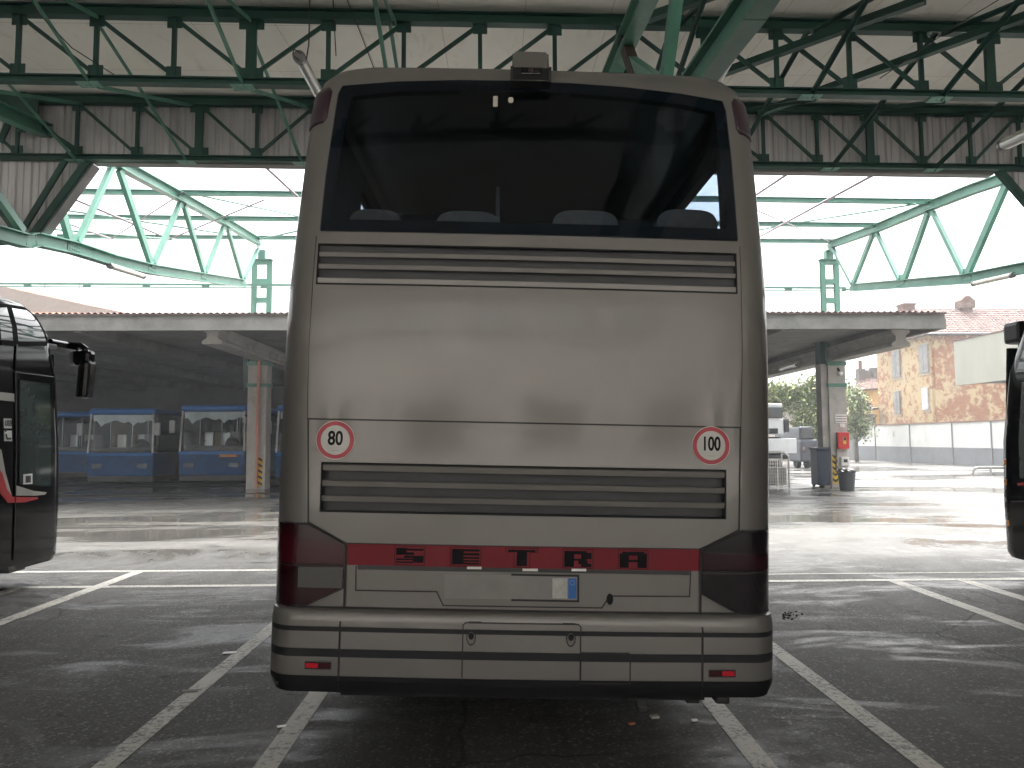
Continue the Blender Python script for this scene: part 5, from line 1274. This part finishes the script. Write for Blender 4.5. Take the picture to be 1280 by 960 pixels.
s=MB(); s.bx((p0.x+.2,58,0),(p1.x,60,p0.z-.1)); s.build('lean_to',mat('shed_grey',(.2,.19,.18),.85,0,.2,1),H2,O2)
a=hy(1099,498,59.9); b=hy(1105,516,59.9); s=MB(); s.bx((a.x,59.9,b.z),(b.x,59.97,a.z)); s.build('window',mat('pane_pale',(.5,.52,.52),.2),H2,O2)
for x0_,x1_,yt in ((1073,1080,461),(1081,1087,463),(1090,1099,459.5)):
    a=hy(x0_,474,62); b=hy(x1_,yt,62); s=MB(); s.bx((a.x,61.8,a.z-.6),(b.x,62.5,b.z)); s.build('chimney',mat('pot_grey',(.10,.09,.085),.8),H2,O2)
a=hy(1076,462,62); s=MB(); s.bx((a.x-.1,62,a.z-.5),(a.x+.12,62.2,a.z+.75)); s.build('chimney_pot',BRK,H2,O2)

# panel-fronted canopy on the right
XP=22.6; a=hx(1192,427.5,XP); b=hx(1196,482,XP); zt3,zb3=a.z,b.z; Yp=a.y
PO=Vector((XP,Yp,0)); K3=empty('panel_canopy',PO); tag(K3,'flat canopy with a deep beige panel front at the right, before the brick house','canopy')
s=MB(); s.bx((XP,20,zb3),(XP+.18,Yp,zt3)); s.build('beige_panel',mat('beige_sheet',(.36,.35,.29),.6,0,.1,.6,dirt=((.28,.27,.22),.5,.5),stretch=(1,1,.3)),K3,PO)
s=MB(); s.bx((XP+.2,20,zb3+.1),(XP+3.8,Yp-.05,zb3+.25)); s.build('soffit',CONCD,K3,PO)
s=MB(); s.bx((XP-.03,20,zt3+.002),(XP+.24,Yp+.02,zt3+.06)); s.build('top_trim',mat('trim_brown',(.14,.09,.08),.7),K3,PO)
for y in (21,28): s=MB(); s.bx((XP+3.2,y,0),(XP+3.5,y+.3,zb3+.1)); s.build('post',CONCD,K3,PO)

# left: tiled roof behind the concrete canopy
O4=Vector((-32,60,0)); H4=empty('orange_roofed_building',O4); tag(H4,'building with an orange tiled roof showing above the concrete canopy at left','building')
a=hy(160,393,60); b=hy(0,357,60); sl_=(b.z-a.z)/(a.x-b.x)
xl=b.x-14; zl=b.z+14*sl_
OT=mat('orange_tiles',(.46,.15,.06),.85,0,.12,2)
tiled('roof',(xl,56,a.z-.6),(a.x+2,56,a.z-.6),(a.x,60,a.z+.05),(xl,60,zl),H4,O4,OT,.4,.05)
s=MB(); s.bx((xl,57,0),(a.x,66,a.z-.8)); s.build('wall',WPL,H4,O4)
for px,y0_,y1_,lab in ((99,347,380,'thin roof antenna, the taller one right, above the orange roof at left'),(56,350,366,'thin roof mast, the left one, above the orange roof at left')):
    p=hy(px,y1_+6,57.5); q=hy(px,y0_,57.5); s=MB(); s.tube(p,q,.03,6); s.bar(q+Vector((-.3,0,-.4)),q+Vector((.3,0,-.4)),.03,.03); tag(s.build('antenna',MC['cap_grey'],None,p),lab,'antenna')

# tree behind the right column
LEAF=bpy.data.materials.new('leaves'); LEAF.use_nodes=True; nt=LEAF.node_tree; b=nt.nodes['Principled BSDF']
oi=nt.nodes.new('ShaderNodeNewGeometry'); c=ramp(nt,oi.outputs['Random Per Island'],[(0,(.07,.11,.03)),(.5,(.15,.20,.055)),(1,(.34,.34,.12))]); nt.links.new(c,b.inputs['Base Color']); b.inputs['Roughness'].default_value=.6
b.inputs['Transmission Weight'].default_value=0; b.inputs['Subsurface Weight'].default_value=0
BARK=mat('bark',(.10,.08,.06),.9,0,.3,6,bmp=.5)
def tree(name,base,blobs,n,lab,leaf=.15,trunk=.14):
    root=empty(name,base); tag(root,lab,'tree'); base=Vector(base)
    s=MB(); top=base+Vector((0,0,blobs[0][0][2]-base.z)); s.tube(base,base+(top-base)*.55,trunk,10,trunk*.7)
    for c,r in blobs: s.tube(base+(top-base)*random.uniform(.35,.55),Vector(c),trunk*.45,6,.02)
    s.build('trunk',BARK,root,base)
    s=MB()
    for k in range(n):
        c,r=random.choice(blobs); d=Vector((random.gauss(0,1),random.gauss(0,1),random.gauss(0,1))).normalized()*abs(random.gauss(.62,.34)); p=Vector(c)+Vector((d.x*r[0],d.y*r[1],d.z*r[2]))
        M_=Matrix.Rotation(random.random()*6.3,3,'Z')@Matrix.Rotation(random.uniform(-1.2,1.2),3,'X'); l=leaf*random.uniform(.6,1.4)
        s.add([p+M_@Vector(v) for v in ((-l*.4,0,0),(0,-l*.7,0.02),(l*.4,0,0),(0,l*.7,.02))],[(0,1,2,3)])
    s.build('crown',LEAF,root,base,normals=False); return root
def bb(px,py,D,r): return (tuple(hy(px,py,D)),r)
tree('green_tree',(hy(1024,540,47).x,47,0),[bb(1012,535,46.5,(1.0,1,.9)),bb(1020,528,46.2,(1.0,1,.9)),bb(1018,505,47,(1.3,1.2,1.3)),bb(1000,495,47.5,(1.2,1,1.0)),bb(985,500,47.5,(1.1,1,1.1)),bb(1028,490,46.5,(1.1,1,1.0)),bb(1010,522,46.5,(1.2,1,1.0)),bb(1042,500,46,(1.0,1,1.1)),bb(1016,484,47,(.6,.6,.7)),bb(972,492,48,(1.2,1,.9)),bb(955,500,48,(1.3,1,1.2))],15000,'leafy yellow green tree seen left of the right concrete column')
tree('green_tree',(hy(1070,540,52).x,52,0),[bb(1068,520,52,(1.1,1,1.6)),bb(1074,505,52,(.9,1,1.2)),bb(1064,497,52,(.8,.8,1.1)),bb(1070,535,52,(1.2,1,.9)),bb(1074,536,52,(.8,1,.6))],5000,'darker green tree between the right concrete column and the small house')
# low hedge / far building line seen under the concrete canopy at right
s=MB(); s.bx((14,76,0),(33,82,6.3)); r4=s.build('far_building',mat('far_wall',(.40,.34,.30),.85,0,.1,.3),None,Vector((20,76,0))); tag(r4,'distant low pinkish building beyond the tree','building')
s=MB(); s.bx((13.8,75.6,6.302),(33.2,82.4,6.7)); s.build('roof',mat('far_tile',(.30,.20,.17),.85),r4,Vector((20,76,0)))

# white lorry cab behind the coach, right side
root=empty('white_lorry',(hy(975,600,36).x-.5,36,0)); O=Vector(root.location); tag(root,'white lorry parked in the distance just right of the silver coach','lorry')
def LX(px,py): return hy(px,py,36)
a=LX(925,600); b=LX(996,540)
WL=mat('lorry_white',(.62,.63,.63),.4,0,.1,2)
x0_,x1_=a.x,LX(996,560).x
s=MB(); s.bx((x0_,36,LX(0,572).z),(x1_,36.4,LX(990,548).z),bev=.03); s.build('bumper',WL,root,O)
xc=LX(982,540).x
s=MB(); s.bx((x0_,36.2,LX(0,548).z+.01),(xc,42,LX(0,528).z),bev=.06); s.build('cab',WL,root,O)
s=MB(); s.bx((x0_+.1,36.15,LX(0,527).z),(xc-.05,41.8,LX(0,513).z),bev=.05); s.build('windscreen',mat('lorry_glass',(.03,.04,.045),.08),root,O)
s=MB(); s.bx((x0_,36.3,LX(0,513).z+.005),(xc,42,LX(0,508).z),bev=.04); s.build('roof',WL,root,O)
s=MB(); s.bx((x0_+.3,36.16,LX(0,547).z),(xc-.3,36.22,LX(0,540).z)); s.build('grille',BLACK,root,O)
s=MB(); s.bx((x0_,36.1,LX(0,580).z),(x1_-.4,36.5,LX(0,573).z-.02)); s.build('step',BLACK,root,O)
s=MB(); s.bx((xc+.02,36.1,LX(0,545).z),(xc+.22,36.4,LX(0,528).z),bev=.03); s.build('mirror',BLACK,root,O)
s=MB(); s.bx((x0_+.05,36.45,.35),(xc-.05,42,1.7),bev=.05); s.build('chassis',BLACK,root,O)
for xx in (x0_+.6,x1_-.7): s=MB(); s.tube((xx-.2,37.2,.5),(xx+.2,37.2,.5),.5,20); s.build('wheel',RUBBER,root,O)
# dark van beside it
xa=LX(998,560).x+.1; root=empty('dark_van',(xa+1,41,0)); O=Vector(root.location); tag(root,'dark van with a raised tailgate behind the tree trunk, right of the white lorry','van')
DV=mat('van_dark',(.05,.055,.07),.35,0,.15,2); q0=hy(1000,545,41); q1=hy(1022,545,41)
s=MB(); s.bx((q0.x,41,.35),(q1.x,45.5,1.55),bev=.12); s.build('lower_body',DV,root,O)
s=MB(); s.bx((q0.x+.08,41.25,1.552),(q1.x-.08,45,2.25),bev=.1); s.build('cabin',mat('van_glass',(.03,.035,.04),.1),root,O)
for xx in (q0.x+.1,q1.x-.3):
    s=MB(); s.tube((xx,42,.34),(xx+.2,42,.34),.34,16); s.build('wheel',RUBBER,root,O)
s=MB(); s.bx((q0.x+.1,40.98,.9),(q0.x+.3,41.0,1.2)); s.bx((q1.x-.3,40.98,.9),(q1.x-.1,41.0,1.2)); s.build('rear_lamp',REDL,root,O)
# wire cage pallet
a=hz(958,613); b=hz(986.5,613); ca=Vector((a.x,a.y,0)); root=empty('wire_cage',ca); O=ca; tag(root,'grey wire mesh cage on the ground just right of the silver coach','cage')
W3=b.x-a.x+.05; Hc=.98
s=MB()
for x in (0,W3/2,W3):
    for y in (0,.8): s.bar(O+Vector((x,y,0)),O+Vector((x,y,Hc)),.03,.03)
for z in (.12,Hc-.02):
    for y in (0,.8): s.bar(O+Vector((0,y,z)),O+Vector((W3,y,z)),.03,.03)
s.build('frame',CHROME,root,O)
s=MB()
for z in [.12+.1*i for i in range(9)]:
    for y in (0,.8): s.bar(O+Vector((0,y,z)),O+Vector((W3,y,z)),.008,.008)
for x in [W3*i/10 for i in range(11)]:
    for y in (0,.8): s.bar(O+Vector((x,y,.1)),O+Vector((x,y,Hc)),.008,.008)
s.build('mesh',CHROME,root,O)
s=MB(); s.bx(O+Vector((.05,.1,.15)),O+Vector((W3-.05,.7,.7)),bev=.03); s.build('contents',mat('cage_load',(.25,.25,.25),.8,0,.4,5),root,O)
s=MB(); a=O+Vector((-.2,.1,1.18)); s.path([a,a+Vector((W3+.1,0,0)),a+Vector((W3+.22,0,-.12)),a+Vector((W3+.22,0,-1.15))],.03,8); s.path([a+Vector((0,.6,0)),a+Vector((W3+.22,.6,0)),a+Vector((W3+.22,.6,-1.15))],.03,8); s.build('push_bar',CHROME,root,O)

# unseen building added behind the camera to block sky and shape mirrored reflections
O6=Vector((0,-34,0)); H6=empty('reflection_blocker',O6); tag(H6,'long beige building added out of view behind the viewer to shape reflections','building')
s=MB(); s.bx((-60,-44,0),(60,-34,9.6)); s.build('wall',mat('blocker_beige',(.45,.42,.38),.85,0,.15,.4),H6,O6)
s=MB(); s.bx((-60.3,-44.3,9.6),(60.3,-33.6,9.9)); s.build('roof',CONCD,H6,O6)
for i in range(20):
    s=MB(); s.bx((-52+5.3*i,-38,9.9),(-50.4+5.3*i,-34,13)); s.build('sky_gap_block',MC['blocker_beige'],H6,O6)  # added blocks that break the mirrored sky into separate bright patches
for i in range(14):
    s=MB(); s.bx((-56+8.2*i,-34.02,1.2),(-52+8.2*i,-33.95,4.4)); s.build('window',MC['coach_glass'],H6,O6)
# thin damp air of the rainy day
hm,hn,hb=nm('damp_air'); hn.nodes.remove(hb); pv=hn.nodes.new('ShaderNodeVolumePrincipled'); pv.inputs['Color'].default_value=(.94,.97,1,1); pv.inputs['Density'].default_value=.0015; pv.inputs['Anisotropy'].default_value=.2
hn.links.new(pv.outputs[0],hn.nodes['Material Output'].inputs['Volume'])
s=MB(); s.bx((-270,-125,-1),(270,405,16)); o=s.build('haze',hm); tag(o,kind='stuff')
for me in list(bpy.data.meshes):
    if me.users==0: bpy.data.meshes.remove(me)
